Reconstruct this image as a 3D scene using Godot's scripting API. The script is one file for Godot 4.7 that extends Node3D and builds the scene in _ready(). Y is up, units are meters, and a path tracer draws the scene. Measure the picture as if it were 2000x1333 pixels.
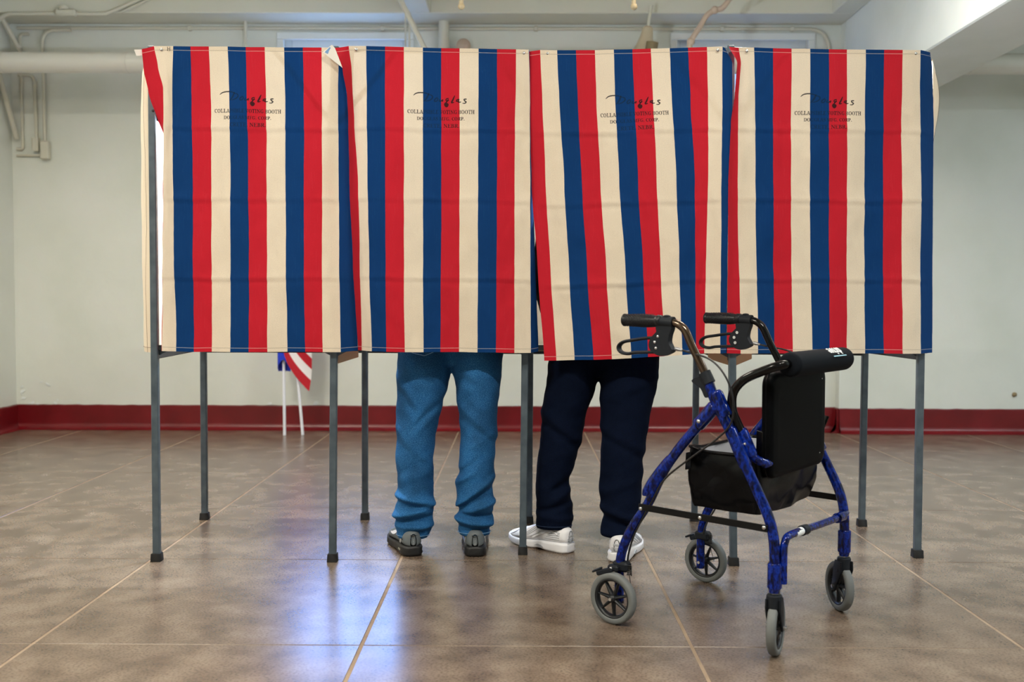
extends Node3D

# ---------------------------------------------------------------- mesh builder
class MB:
	var v := PackedVector3Array()
	var uv := PackedVector2Array()
	var idx := PackedInt32Array()

	func vert(p: Vector3, t := Vector2.ZERO) -> int:
		v.append(p)
		uv.append(t)
		return v.size() - 1

	func tri(a: int, b: int, c: int) -> void:
		idx.append(a)
		idx.append(b)
		idx.append(c)

	func quad(a: int, b: int, c: int, d: int) -> void:
		tri(a, b, c)
		tri(a, c, d)

	# turns a closed chunk so that its faces look outwards (clockwise)
	func turn_out(from_index: int) -> void:
		var n := idx.size()
		if n <= from_index:
			return
		var o := v[idx[from_index]]
		var vol := 0.0
		var i := from_index
		while i < n:
			vol += (v[idx[i]] - o).dot((v[idx[i + 1]] - o).cross(v[idx[i + 2]] - o))
			i += 3
		if vol > 0.0:
			i = from_index
			while i < n:
				var t := idx[i + 1]
				idx[i + 1] = idx[i + 2]
				idx[i + 2] = t
				i += 3

	# rows of equal length; closed_u joins the last column to the first, closed_v the last row to the first
	func grid(rows: Array, closed_u := false, closed_v := false, caps := false) -> void:
		var start := idx.size()
		var m := rows.size()
		var n: int = rows[0].size()
		var base := v.size()
		for i in m:
			for j in n:
				vert(rows[i][j], Vector2(float(j) / maxi(1, n - 1), float(i) / maxi(1, m - 1)))
		for i in (m if closed_v else m - 1):
			for j in (n if closed_u else n - 1):
				var a := base + i * n + j
				var b := base + i * n + (j + 1) % n
				var c := base + ((i + 1) % m) * n + (j + 1) % n
				var d := base + ((i + 1) % m) * n + j
				quad(a, b, c, d)
		if caps:
			for e in [0, m - 1]:
				var mid := Vector3.ZERO
				for p in rows[e]:
					mid += p
				mid /= n
				var k := vert(mid)
				var first := v.size()
				for p in rows[e]:
					vert(p)
				for j in n:
					if e == 0:
						tri(k, first + (j + 1) % n, first + j)
					else:
						tri(k, first + j, first + (j + 1) % n)
		turn_out(start)

	func tube(path: Array, r, sides := 12, caps := true, flat := 1.0) -> void:
		var rows := []
		var n := path.size()
		var up := Vector3.UP
		var t0: Vector3 = (path[1] - path[0]).normalized()
		if absf(t0.dot(up)) > 0.95:
			up = Vector3.RIGHT
		var side := up.cross(t0).normalized()
		for i in n:
			var a: Vector3 = path[maxi(0, i - 1)]
			var b: Vector3 = path[mini(n - 1, i + 1)]
			var t := (b - a).normalized()
			side = (side - t * side.dot(t)).normalized()
			var other := t.cross(side).normalized()
			var rr: float = r if r is float else r[i]
			var row := PackedVector3Array()
			for k in sides:
				var g := TAU * k / sides
				row.append(path[i] + side * cos(g) * rr + other * sin(g) * rr * flat)
			rows.append(row)
		grid(rows, true, false, caps)

	# box with chamfered edges, in the axes of basis b
	func box(c: Vector3, size: Vector3, bevel := 0.0, b := Basis.IDENTITY) -> void:
		var start := idx.size()
		var h := size * 0.5
		var e := minf(bevel, minf(h.x, minf(h.y, h.z)) * 0.9)
		if e <= 0.0:
			for ax in 3:
				for sg in [-1.0, 1.0]:
					var u := (ax + 1) % 3
					var w := (ax + 2) % 3
					var ps := []
					for q in [[-1, -1], [1, -1], [1, 1], [-1, 1]]:
						var p := Vector3.ZERO
						p[ax] = sg * h[ax]
						p[u] = q[0] * h[u] * sg
						p[w] = q[1] * h[w]
						ps.append(vert(c + b * p, Vector2(q[0] * 0.5 + 0.5, q[1] * 0.5 + 0.5)))
					quad(ps[0], ps[1], ps[2], ps[3])
			turn_out(start)
			return
		var face := func(pts: Array) -> void:
			var nrm: Vector3 = (pts[1] - pts[0]).cross(pts[2] - pts[0])
			var mid := Vector3.ZERO
			for p in pts:
				mid += p
			if nrm.dot(mid) > 0.0:
				pts.reverse()
			var k := []
			for p in pts:
				k.append(vert(c + b * p))
			for i in range(1, k.size() - 1):
				tri(k[0], k[i], k[i + 1])
		for ax in 3:
			var u := (ax + 1) % 3
			var w := (ax + 2) % 3
			for sg in [-1.0, 1.0]:
				var pts := []
				for q in [[-1, -1], [1, -1], [1, 1], [-1, 1]]:
					var p := Vector3.ZERO
					p[ax] = sg * h[ax]
					p[u] = q[0] * (h[u] - e)
					p[w] = q[1] * (h[w] - e)
					pts.append(p)
				face.call(pts)
			for su in [-1.0, 1.0]:
				for sw in [-1.0, 1.0]:
					var pts := []
					for q in [[-1, 0], [1, 0], [1, 1], [-1, 1]]:
						var p := Vector3.ZERO
						p[ax] = q[0] * (h[ax] - e)
						p[u] = su * (h[u] - (e if q[1] == 0 else 0.0))
						p[w] = sw * (h[w] - (0.0 if q[1] == 0 else e))
						pts.append(p)
					face.call(pts)
		for sx in [-1.0, 1.0]:
			for sy in [-1.0, 1.0]:
				for sz in [-1.0, 1.0]:
					face.call([Vector3(sx * h.x, sy * (h.y - e), sz * (h.z - e)), Vector3(sx * (h.x - e), sy * h.y, sz * (h.z - e)), Vector3(sx * (h.x - e), sy * (h.y - e), sz * h.z)])

	# a bar with a rectangular section between two points
	func bar(a: Vector3, b: Vector3, w: float, d: float, bevel := 0.0, hint := Vector3.RIGHT) -> void:
		var y := (b - a).normalized()
		var x := (hint - y * hint.dot(y)).normalized()
		box((a + b) * 0.5, Vector3(w, a.distance_to(b), d), bevel, Basis(x, y, x.cross(y)))

	# profile points (radius, height) turned about the y axis of xf
	func lathe(profile: Array, segs := 24, xf := Transform3D.IDENTITY) -> void:
		var rows := []
		for p in profile:
			var row := PackedVector3Array()
			for k in segs:
				var g := TAU * k / segs
				row.append(xf * Vector3(p.x * cos(g), p.y, p.x * sin(g)))
			rows.append(row)
		grid(rows, true, false, true)

	# a closed profile (torus-like) turned about the y axis of xf
	func ring(profile: Array, segs := 40, xf := Transform3D.IDENTITY) -> void:
		var rows := []
		for p in profile:
			var row := PackedVector3Array()
			for k in segs:
				var g := TAU * k / segs
				row.append(xf * Vector3(p.x * cos(g), p.y, p.x * sin(g)))
			rows.append(row)
		grid(rows, true, true, false)

	# outline in the xy plane of xf, thick along z
	func prism(poly: PackedVector2Array, depth: float, xf := Transform3D.IDENTITY, smooth_sides := false) -> void:
		var start := idx.size()
		var tris := Geometry2D.triangulate_polygon(poly)
		var n := poly.size()
		for s in [-0.5, 0.5]:
			var base := v.size()
			for p in poly:
				vert(xf * Vector3(p.x, p.y, s * depth))
			var i := 0
			while i < tris.size():
				if s < 0.0:
					tri(base + tris[i], base + tris[i + 1], base + tris[i + 2])
				else:
					tri(base + tris[i], base + tris[i + 2], base + tris[i + 1])
				i += 3
		# the walls follow the winding of the caps
		var flip := Geometry2D.is_polygon_clockwise(poly)
		var sum := 0.0
		if tris.size() >= 3:
			sum = (poly[tris[1]] - poly[tris[0]]).cross(poly[tris[2]] - poly[tris[0]])
		var area := 0.0
		for j in n:
			area += poly[j].cross(poly[(j + 1) % n])
		var same := (sum > 0.0) == (area > 0.0)
		if smooth_sides:
			var base := v.size()
			for p in poly:
				vert(xf * Vector3(p.x, p.y, -0.5 * depth))
				vert(xf * Vector3(p.x, p.y, 0.5 * depth))
			for j in n:
				var a := base + 2 * j
				var b := base + 2 * ((j + 1) % n)
				if same:
					quad(b, a, a + 1, b + 1)
				else:
					quad(a, b, b + 1, a + 1)
		else:
			for j in n:
				var p := poly[j]
				var q := poly[(j + 1) % n]
				var a := vert(xf * Vector3(p.x, p.y, -0.5 * depth))
				var b := vert(xf * Vector3(q.x, q.y, -0.5 * depth))
				var c := vert(xf * Vector3(q.x, q.y, 0.5 * depth))
				var d := vert(xf * Vector3(p.x, p.y, 0.5 * depth))
				if same:
					quad(b, a, d, c)
				else:
					quad(a, b, c, d)
		turn_out(start)

	func ball(c: Vector3, r: Vector3, segs := 16) -> void:
		var prof := []
		for i in segs / 2 + 1:
			var g := PI * i / (segs / 2)
			prof.append(Vector2(maxf(sin(g), 0.001), -cos(g)))
		lathe(prof, segs, Transform3D(Basis.from_scale(r), c))

	# surface nets over sampled values (negative inside)
	func nets(vals: PackedFloat32Array, nx: int, ny: int, nz: int, lo: Vector3, cell: float) -> void:
		var start := idx.size()
		var at := PackedInt32Array()
		at.resize(nx * ny * nz)
		at.fill(-1)
		var sy := nx
		var sz := nx * ny
		var corner := [0, 1, sy, sy + 1, sz, sz + 1, sz + sy, sz + sy + 1]
		var edges := [[0, 1], [2, 3], [4, 5], [6, 7], [0, 2], [1, 3], [4, 6], [5, 7], [0, 4], [1, 5], [2, 6], [3, 7]]
		for z in nz - 1:
			for y in ny - 1:
				var row := z * sz + y * sy
				for x in nx - 1:
					var i := row + x
					var a := vals[i] < 0.0
					if a == (vals[i + 1] < 0.0) and a == (vals[i + sy] < 0.0) and a == (vals[i + sy + 1] < 0.0) and a == (vals[i + sz] < 0.0) and a == (vals[i + sz + 1] < 0.0) and a == (vals[i + sz + sy] < 0.0) and a == (vals[i + sz + sy + 1] < 0.0):
						continue
					var sum := Vector3.ZERO
					var cnt := 0
					for e in edges:
						var p := vals[i + corner[e[0]]]
						var q := vals[i + corner[e[1]]]
						if (p < 0.0) != (q < 0.0):
							var t := p / (p - q)
							var c0: int = e[0]
							var c1: int = e[1]
							var p0 := Vector3(c0 & 1, (c0 >> 1) & 1, c0 >> 2)
							var p1 := Vector3(c1 & 1, (c1 >> 1) & 1, c1 >> 2)
							sum += p0.lerp(p1, t)
							cnt += 1
					at[i] = vert(lo + (Vector3(x, y, z) + sum / cnt) * cell)
		for z in range(1, nz - 1):
			for y in range(1, ny - 1):
				for x in range(1, nx - 1):
					var i := z * sz + y * sy + x
					var ins := vals[i] < 0.0
					if ins != (vals[i + 1] < 0.0):
						var q := [at[i], at[i - sy], at[i - sy - sz], at[i - sz]]
						if ins:
							quad(q[0], q[1], q[2], q[3])
						else:
							quad(q[3], q[2], q[1], q[0])
					if ins != (vals[i + sy] < 0.0):
						var q := [at[i], at[i - sz], at[i - sz - 1], at[i - 1]]
						if ins:
							quad(q[0], q[1], q[2], q[3])
						else:
							quad(q[3], q[2], q[1], q[0])
					if ins != (vals[i + sz] < 0.0):
						var q := [at[i], at[i - 1], at[i - 1 - sy], at[i - sy]]
						if ins:
							quad(q[0], q[1], q[2], q[3])
						else:
							quad(q[3], q[2], q[1], q[0])
		turn_out(start)

	func mesh(relax := 0) -> ArrayMesh:
		if relax:
			for pass_ in relax:
				var acc := PackedVector3Array()
				acc.resize(v.size())
				var cnt := PackedInt32Array()
				cnt.resize(v.size())
				var k := 0
				while k < idx.size():
					for e in 3:
						var a := idx[k + e]
						var b := idx[k + (e + 1) % 3]
						acc[a] += v[b]
						acc[b] += v[a]
						cnt[a] += 1
						cnt[b] += 1
					k += 3
				for i in v.size():
					if cnt[i]:
						v[i] = v[i].lerp(acc[i] / cnt[i], 0.5)
		var nrm := PackedVector3Array()
		nrm.resize(v.size())
		var i := 0
		while i < idx.size():
			var a := idx[i]
			var b := idx[i + 1]
			var c := idx[i + 2]
			var f := (v[c] - v[a]).cross(v[b] - v[a])
			nrm[a] += f
			nrm[b] += f
			nrm[c] += f
			i += 3
		for k in nrm.size():
			nrm[k] = nrm[k].normalized() if nrm[k].length_squared() > 1e-20 else Vector3.UP
		var arr := []
		arr.resize(Mesh.ARRAY_MAX)
		arr[Mesh.ARRAY_VERTEX] = v
		arr[Mesh.ARRAY_NORMAL] = nrm
		arr[Mesh.ARRAY_TEX_UV] = uv
		arr[Mesh.ARRAY_INDEX] = idx
		var m := ArrayMesh.new()
		m.add_surface_from_arrays(Mesh.PRIMITIVE_TRIANGLES, arr)
		return m


# ---------------------------------------------------------------- helpers
var M := {}
var taken := {}


func numbered(called: String) -> String:
	if not taken.has(called):
		taken[called] = 0
		return called
	taken[called] += 1
	return "%s_%03d" % [called, taken[called]]


func put(mb: MB, called: String, m: Material, parent: Node3D, relax := 0) -> MeshInstance3D:
	return put_mesh(mb.mesh(relax), called, m, parent)


func put_mesh(mesh: Mesh, called: String, m: Material, parent: Node3D) -> MeshInstance3D:
	var o := MeshInstance3D.new()
	o.name = numbered(called) if parent == self else called
	o.mesh = mesh
	o.material_override = m
	parent.add_child(o, true)
	return o


func node(called: String, parent: Node3D, xf := Transform3D.IDENTITY) -> Node3D:
	var o := Node3D.new()
	o.name = numbered(called) if parent == self else called
	parent.add_child(o, true)
	o.transform = xf
	return o


func tag(o: Node, label: String, category: String, group := "") -> void:
	o.set_meta("label", label)
	o.set_meta("category", category)
	if group:
		o.set_meta("group", group)


func struct_tag(o: Node, label: String, category: String) -> void:
	tag(o, label, category)
	o.set_meta("kind", "structure")


func copy(o: Node3D) -> Node3D:
	var c: Node3D = o.duplicate()
	if o.get_parent() == self:
		c.name = numbered(String(o.name))
		add_child(c)
	return c


# Catmull-Rom through the points
func smooth(pts: Array, n := 6) -> Array:
	var out := []
	for i in pts.size() - 1:
		var a: Vector3 = pts[maxi(0, i - 1)]
		var b: Vector3 = pts[i]
		var c: Vector3 = pts[i + 1]
		var d: Vector3 = pts[mini(pts.size() - 1, i + 2)]
		for k in n:
			out.append(b.cubic_interpolate(c, a, d, float(k) / n))
	out.append(pts[-1])
	return out


# straight runs joined by round bends
func bent(pts: Array, r: float, n := 6) -> Array:
	var out := [pts[0]]
	for i in range(1, pts.size() - 1):
		var a: Vector3 = pts[i - 1]
		var b: Vector3 = pts[i]
		var c: Vector3 = pts[i + 1]
		var e := minf(r, minf(a.distance_to(b), b.distance_to(c)) * 0.49)
		var p := b + (a - b).normalized() * e
		var q := b + (c - b).normalized() * e
		for k in n + 1:
			var t := float(k) / n
			out.append(p.lerp(b, t).lerp(b.lerp(q, t), t))
	out.append(pts[-1])
	return out


func table(rows: Array, at: float, col: int) -> float:
	if at <= rows[0][0]:
		return rows[0][col]
	for i in rows.size() - 1:
		if at <= rows[i + 1][0]:
			var t: float = (at - rows[i][0]) / (rows[i + 1][0] - rows[i][0])
			return lerpf(rows[i][col], rows[i + 1][col], t)
	return rows[-1][col]


func srgb(r: int, g: int, b: int) -> Color:
	return Color(r / 255.0, g / 255.0, b / 255.0)


func mat(called: String, c: Color, rough := 0.6, metal := 0.0) -> StandardMaterial3D:
	var m := StandardMaterial3D.new()
	m.resource_name = called
	m.albedo_color = c
	m.roughness = rough
	m.metallic = metal
	M[called] = m
	return m


func noise_tex(freq: float, octaves: int, stops: Array, size := 512, seed_ := 1, kind := FastNoiseLite.TYPE_SIMPLEX_SMOOTH) -> NoiseTexture2D:
	var n := FastNoiseLite.new()
	n.noise_type = kind
	n.seed = seed_
	n.frequency = freq
	n.fractal_octaves = octaves
	var t := NoiseTexture2D.new()
	t.width = size
	t.height = size
	t.seamless = true
	t.noise = n
	var g := Gradient.new()
	g.offsets = PackedFloat32Array(stops.map(func(s): return s[0]))
	g.colors = PackedColorArray(stops.map(func(s): return s[1]))
	t.color_ramp = g
	return t


func grey(x: float) -> Color:
	return Color(x, x, x)


func triplanar(m: StandardMaterial3D, scale: float, world := true) -> void:
	m.uv1_triplanar = true
	m.uv1_world_triplanar = world
	m.uv1_scale = Vector3.ONE * scale


func detail(m: StandardMaterial3D, t: Texture2D, scale: float, world := true) -> void:
	m.detail_enabled = true
	m.detail_albedo = t
	m.detail_blend_mode = BaseMaterial3D.BLEND_MODE_MUL
	m.detail_uv_layer = BaseMaterial3D.DETAIL_UV_2
	m.uv2_triplanar = true
	m.uv2_world_triplanar = world
	m.uv2_scale = Vector3.ONE * scale


func _ready() -> void:
	seed(7)
	stage()
	materials()
	room()
	pipes()
	booths()
	curtains()
	flags()
	voters()
	rollator()


# ---------------------------------------------------------------- camera, sky, lights
const LAMP_FRONT := 9.6
const LAMP_BACK := 6.8
const EXPOSURE := 1.0
const SKY := 4.0


func stage() -> void:
	var cam := Camera3D.new()
	cam.name = "camera"
	add_child(cam)
	cam.position = Vector3(0, 0.95, 0)
	cam.basis = Basis(Vector3.UP, deg_to_rad(0.35)) * Basis(Vector3.RIGHT, deg_to_rad(-2.33)) * Basis(Vector3.BACK, deg_to_rad(0.17))
	var lens := CameraAttributesPhysical.new()
	lens.frustum_focal_length = 35.0
	lens.frustum_focus_distance = 3.45
	lens.exposure_aperture = 3.2
	lens.frustum_near = 0.05
	lens.frustum_far = 100.0
	cam.attributes = lens
	cam.keep_aspect = Camera3D.KEEP_HEIGHT
	cam.fov = rad_to_deg(2.0 * atan(666.5 / 1957.0))
	cam.current = true

	var env := Environment.new()
	env.background_mode = Environment.BG_SKY
	var sky := Sky.new()
	var sm := ProceduralSkyMaterial.new()
	sm.sky_top_color = srgb(126, 168, 248)
	sm.sky_horizon_color = srgb(168, 198, 252)
	sm.ground_bottom_color = srgb(120, 122, 120)
	sm.ground_horizon_color = srgb(150, 155, 155)
	sm.sky_energy_multiplier = SKY
	sm.ground_energy_multiplier = 1.2
	sky.sky_material = sm
	env.sky = sky
	env.tonemap_mode = Environment.TONE_MAPPER_LINEAR
	env.tonemap_exposure = EXPOSURE
	env.sdfgi_enabled = true
	env.ssao_enabled = true
	env.ssil_enabled = true
	var we := WorldEnvironment.new()
	we.name = "surroundings"
	we.environment = env
	add_child(we)


func fluorescent(at: Vector3, energy: float, tone: Color, hooded: bool, label: String) -> void:
	var t := node("fluorescent_light", self, Transform3D(Basis.IDENTITY, at))
	tag(t, label, "ceiling light", "fluorescent ceiling lights")
	var h := MB.new()
	h.box(Vector3(0, 0.035, 0), Vector3(1.24, 0.07, 0.16), 0.006)
	put(h, "housing", M.fixture, t)
	var d := MB.new()
	d.box(Vector3(0, -0.012, 0), Vector3(1.2, 0.024, 0.13), 0.008)
	put(d, "lamp_diffuser", M.lamp_glow, t)
	for s in [-1, 1]:
		var rod := MB.new()
		rod.tube([Vector3(0.45 * s, 0.07, 0), Vector3(0.45 * s, TOP - 0.002 - at.y, 0)], 0.008, 8)
		put(rod, "hanger_rod", M.fixture, t)
	if hooded:
		for s in [-1, 1]:
			var hood := MB.new()
			hood.box(Vector3(0, -0.020, 0.112 * s), Vector3(1.24, 0.11, 0.006), 0.001)
			put(hood, "hood_side", M.fixture, t)
			hood = MB.new()
			hood.box(Vector3(0, 0.036, 0.098 * s), Vector3(1.24, 0.004, 0.034), 0.001)
			put(hood, "hood_top", M.fixture, t)
	var l := AreaLight3D.new()
	l.name = "lamp"
	l.area_size = Vector2(1.2, 0.13)
	l.light_energy = energy
	l.light_color = tone
	l.shadow_enabled = true
	l.area_range = 30.0
	l.area_attenuation = 2.0
	t.add_child(l)
	l.position = Vector3(0, -0.03, 0)
	l.rotation.x = -PI / 2


# ---------------------------------------------------------------- materials
func materials() -> void:
	var wall_paint := mat("wall_paint", Color.WHITE, 0.55)
	wall_paint.albedo_texture = noise_tex(0.008, 4, [[0.0, srgb(212, 217, 208)], [0.5, srgb(220, 224, 217)], [1.0, srgb(225, 228, 223)]], 512, 3)
	triplanar(wall_paint, 0.3)
	wall_paint.heightmap_enabled = true
	wall_paint.heightmap_texture = noise_tex(0.02, 5, [[0.0, grey(0)], [1.0, grey(1)]], 512, 9)
	wall_paint.heightmap_scale = 0.35
	var ceil := mat("ceiling_paint", Color.WHITE, 0.7)
	ceil.albedo_texture = noise_tex(0.01, 4, [[0.0, srgb(208, 207, 192)], [1.0, srgb(216, 216, 203)]], 256, 4)
	triplanar(ceil, 0.4)
	var red_base := mat("red_base", Color.WHITE, 0.32)
	red_base.albedo_texture = noise_tex(0.02, 4, [[0.0, srgb(98, 6, 15)], [0.6, srgb(110, 10, 20)], [1.0, srgb(120, 18, 28)]], 256, 5)
	triplanar(red_base, 0.6)

	var tile := mat("stained_concrete", Color.WHITE, 0.26)
	tile.albedo_texture = noise_tex(0.012, 6, [[0.15, srgb(104, 88, 75)], [0.4, srgb(119, 103, 89)], [0.6, srgb(129, 112, 97)], [0.85, srgb(139, 123, 107)]], 1024, 11)
	triplanar(tile, 0.42)
	detail(tile, noise_tex(0.09, 5, [[0.1, grey(0.74)], [0.45, grey(0.94)], [0.9, grey(1.0)]], 512, 12), 2.1)
	tile.metallic_specular = 0.55
	var grout := mat("grout", Color.WHITE, 0.85)
	grout.albedo_texture = noise_tex(0.05, 3, [[0.0, srgb(136, 117, 97)], [1.0, srgb(162, 142, 119)]], 256, 15)
	triplanar(grout, 0.8)

	mat("white_pipe", srgb(216, 214, 204), 0.4)
	mat("painted_conduit", srgb(205, 203, 188), 0.5)
	mat("tan_pipe", srgb(188, 168, 150), 0.6)
	mat("tan_lamp", srgb(200, 186, 158), 0.55)
	mat("dark_tan", srgb(140, 124, 92), 0.6)
	mat("window_paint", srgb(222, 228, 228), 0.4)
	mat("concrete_outside", srgb(140, 138, 132), 0.9)
	mat("soil", srgb(120, 116, 100), 0.95)
	var glass := mat("window_glass", Color(1, 1, 1, 0.06), 0.02)
	glass.transparency = BaseMaterial3D.TRANSPARENCY_ALPHA
	mat("fixture", srgb(226, 224, 216), 0.5)
	var glow := mat("lamp_glow", srgb(250, 246, 236), 0.4)
	glow.emission_enabled = true
	glow.emission = Color(1.0, 0.96, 0.88)
	glow.emission_energy_multiplier = 1.0

	var post := mat("booth_steel", Color.WHITE, 0.42, 0.25)
	post.albedo_texture = noise_tex(0.03, 4, [[0.0, srgb(70, 82, 92)], [0.6, srgb(86, 99, 109)], [1.0, srgb(96, 110, 120)]], 256, 21)
	triplanar(post, 1.5)
	mat("dark_rail", srgb(48, 52, 56), 0.5, 0.3)
	mat("rubber", srgb(24, 24, 25), 0.7)
	mat("hardboard", srgb(186, 154, 122), 0.7)
	mat("khaki_canvas", srgb(150, 138, 100), 0.85)
	mat("shelf_board", srgb(188, 178, 160), 0.6)
	mat("chrome", srgb(205, 207, 210), 0.2, 0.95)
	mat("print_black", srgb(40, 38, 38), 0.8)
	var canvas := mat("cream_canvas", srgb(236, 221, 198), 0.9)
	canvas.backlight_enabled = true
	canvas.backlight = Color(0.12, 0.12, 0.12)
	mat("stitch_brown", srgb(150, 128, 108), 0.9)
	var flap := mat("white_canvas", srgb(240, 238, 232), 0.9)
	flap.backlight_enabled = true
	flap.backlight = Color(0.5, 0.5, 0.5)
	var blue_print := mat("pale_blue_print", srgb(120, 164, 214), 0.9)
	blue_print.backlight_enabled = true
	blue_print.backlight = Color(0.4, 0.4, 0.4)

	var cloth := mat("striped_canvas", Color.WHITE, 0.88)
	cloth.albedo_texture = curtain_print()
	cloth.texture_repeat = false
	cloth.backlight_enabled = true
	cloth.backlight = Color(0.22, 0.22, 0.22)
	cloth.metallic_specular = 0.3
	cloth.detail_enabled = true
	cloth.detail_albedo = noise_tex(0.4, 2, [[0.1, grey(0.87)], [0.5, grey(0.95)], [0.9, grey(1.0)]], 1024, 31)
	cloth.detail_blend_mode = BaseMaterial3D.BLEND_MODE_MUL
	cloth.detail_uv_layer = BaseMaterial3D.DETAIL_UV_1

	var jeans := mat("blue_denim", Color.WHITE, 0.85)
	jeans.albedo_texture = noise_tex(0.3, 3, [[0.25, srgb(16, 72, 128)], [0.5, srgb(34, 98, 156)], [0.75, srgb(78, 140, 192)]], 512, 41)
	triplanar(jeans, 1.6)
	detail(jeans, noise_tex(0.015, 4, [[0.25, grey(0.74)], [0.55, grey(0.92)], [0.8, grey(1.0)]], 256, 42), 1.1)
	var navy := mat("dark_navy_denim", Color.WHITE, 0.9)
	navy.albedo_texture = noise_tex(0.5, 3, [[0.25, srgb(3, 8, 22)], [0.5, srgb(6, 14, 32)], [0.8, srgb(14, 28, 56)]], 512, 43)
	triplanar(navy, 1.6)
	navy.metallic_specular = 0.2
	jeans.metallic_specular = 0.3
	mat("pale_thread", srgb(120, 166, 206), 0.9)
	mat("navy_thread", srgb(34, 52, 84), 0.9)
	mat("grey_mesh_upper", srgb(98, 106, 110), 0.6)
	mat("black_sole", srgb(22, 23, 25), 0.5)
	mat("sole_window", srgb(120, 120, 104), 0.3)
	mat("silver_trim", srgb(206, 208, 210), 0.4)
	mat("white_leather", srgb(232, 232, 236), 0.45)
	mat("pale_grey_trim", srgb(178, 182, 188), 0.5)
	mat("dark_outsole", srgb(74, 44, 44), 0.7)
	mat("ribbed_sock", srgb(112, 116, 120), 0.95)
	var skin := mat("skin", srgb(208, 160, 132), 0.55)
	skin.subsurf_scatter_enabled = true
	skin.subsurf_scatter_strength = 0.1
	mat("grey_hair", srgb(170, 166, 160), 0.8)
	mat("plaid_shirt", srgb(96, 104, 118), 0.85)
	mat("dark_jacket", srgb(38, 42, 52), 0.8)

	var blue := mat("blue_marbled_enamel", Color.WHITE, 0.14, 0.1)
	blue.albedo_texture = noise_tex(0.02, 3, [[0.2, srgb(1, 5, 30)], [0.45, srgb(3, 18, 84)], [0.65, srgb(8, 50, 160)], [0.85, srgb(2, 14, 70)]], 512, 51)
	triplanar(blue, 1.0, false)
	blue.uv1_scale = Vector3(6.0, 3.0, 6.0)
	blue.metallic_specular = 0.25
	blue.clearcoat_enabled = true
	blue.clearcoat = 0.4
	blue.clearcoat_roughness = 0.05
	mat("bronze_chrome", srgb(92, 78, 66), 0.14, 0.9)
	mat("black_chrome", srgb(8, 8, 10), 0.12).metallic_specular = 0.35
	mat("black_plastic", srgb(28, 32, 38), 0.5).metallic_specular = 0.3
	mat("grip_rubber", srgb(16, 18, 24), 0.35).metallic_specular = 0.4
	mat("black_paint", srgb(16, 16, 17), 0.45).metallic_specular = 0.3
	mat("grey_tyre", srgb(106, 110, 110), 0.65)
	mat("rim_black", srgb(16, 20, 25), 0.45)
	var vinyl := mat("black_vinyl", srgb(10, 11, 14), 0.24)
	vinyl.metallic_specular = 0.24
	vinyl.heightmap_enabled = true
	vinyl.heightmap_texture = noise_tex(0.012, 2, [[0.0, grey(0)], [1.0, grey(1)]], 256, 61)
	vinyl.heightmap_scale = 0.5
	triplanar(vinyl, 2.0, false)
	mat("seat_vinyl", srgb(9, 10, 12), 0.42).metallic_specular = 0.12
	mat("grey_lining", srgb(205, 208, 214), 0.8)
	mat("foam", srgb(16, 20, 26), 0.75).metallic_specular = 0.2
	mat("white_print", srgb(235, 240, 242), 0.5)
	mat("sky_print", srgb(150, 200, 220), 0.5)
	mat("steel_cable", srgb(150, 152, 156), 0.35, 0.8)
	mat("cable_black", srgb(14, 14, 18), 0.35)
	mat("white_pole", srgb(232, 236, 248), 0.35)
	var bf := mat("blue_flag_cloth", srgb(20, 54, 196), 0.8)
	bf.backlight_enabled = true
	bf.backlight = Color(0.2, 0.2, 0.2)
	var fl := mat("stars_and_stripes", Color.WHITE, 0.8)
	fl.albedo_texture = flag_print()
	fl.backlight_enabled = true
	fl.backlight = Color(0.2, 0.2, 0.2)
	mat("rust", srgb(150, 112, 76), 0.8)


# fills the triangles of a lettering mesh into the image; scale is pixels per metre of the lettering
func stamp_text(im: Image, text: String, mid: Vector2, height: float, width: float, ink: Color, bold := true) -> void:
	var f := SystemFont.new()
	f.font_names = PackedStringArray(["Droid Serif"])
	f.font_weight = 700 if bold else 400
	var tm := TextMesh.new()
	tm.font = f
	tm.font_size = 64
	tm.pixel_size = 0.01
	tm.depth = 0.0
	tm.text = text
	var arr := tm.get_mesh_arrays()
	var vs: PackedVector3Array = arr[Mesh.ARRAY_VERTEX]
	if vs.is_empty():
		return
	var ix := PackedInt32Array(range(vs.size()))
	if arr[Mesh.ARRAY_INDEX] != null and arr[Mesh.ARRAY_INDEX].size():
		ix = arr[Mesh.ARRAY_INDEX]
	var lo := Vector2(1e9, 1e9)
	var hi := -lo
	for p in vs:
		lo = lo.min(Vector2(p.x, p.y))
		hi = hi.max(Vector2(p.x, p.y))
	var k := Vector2(width / (hi.x - lo.x), height / (hi.y - lo.y))
	var done := {}
	var i := 0
	while i < ix.size():
		var t := []
		for e in 3:
			var p := vs[ix[i + e]]
			t.append(Vector2((p.x - (lo.x + hi.x) * 0.5) * k.x, -(p.y - (lo.y + hi.y) * 0.5) * k.y) + mid)
		fill_triangle(im, t[0], t[1], t[2], ink, done)
		i += 3


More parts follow.
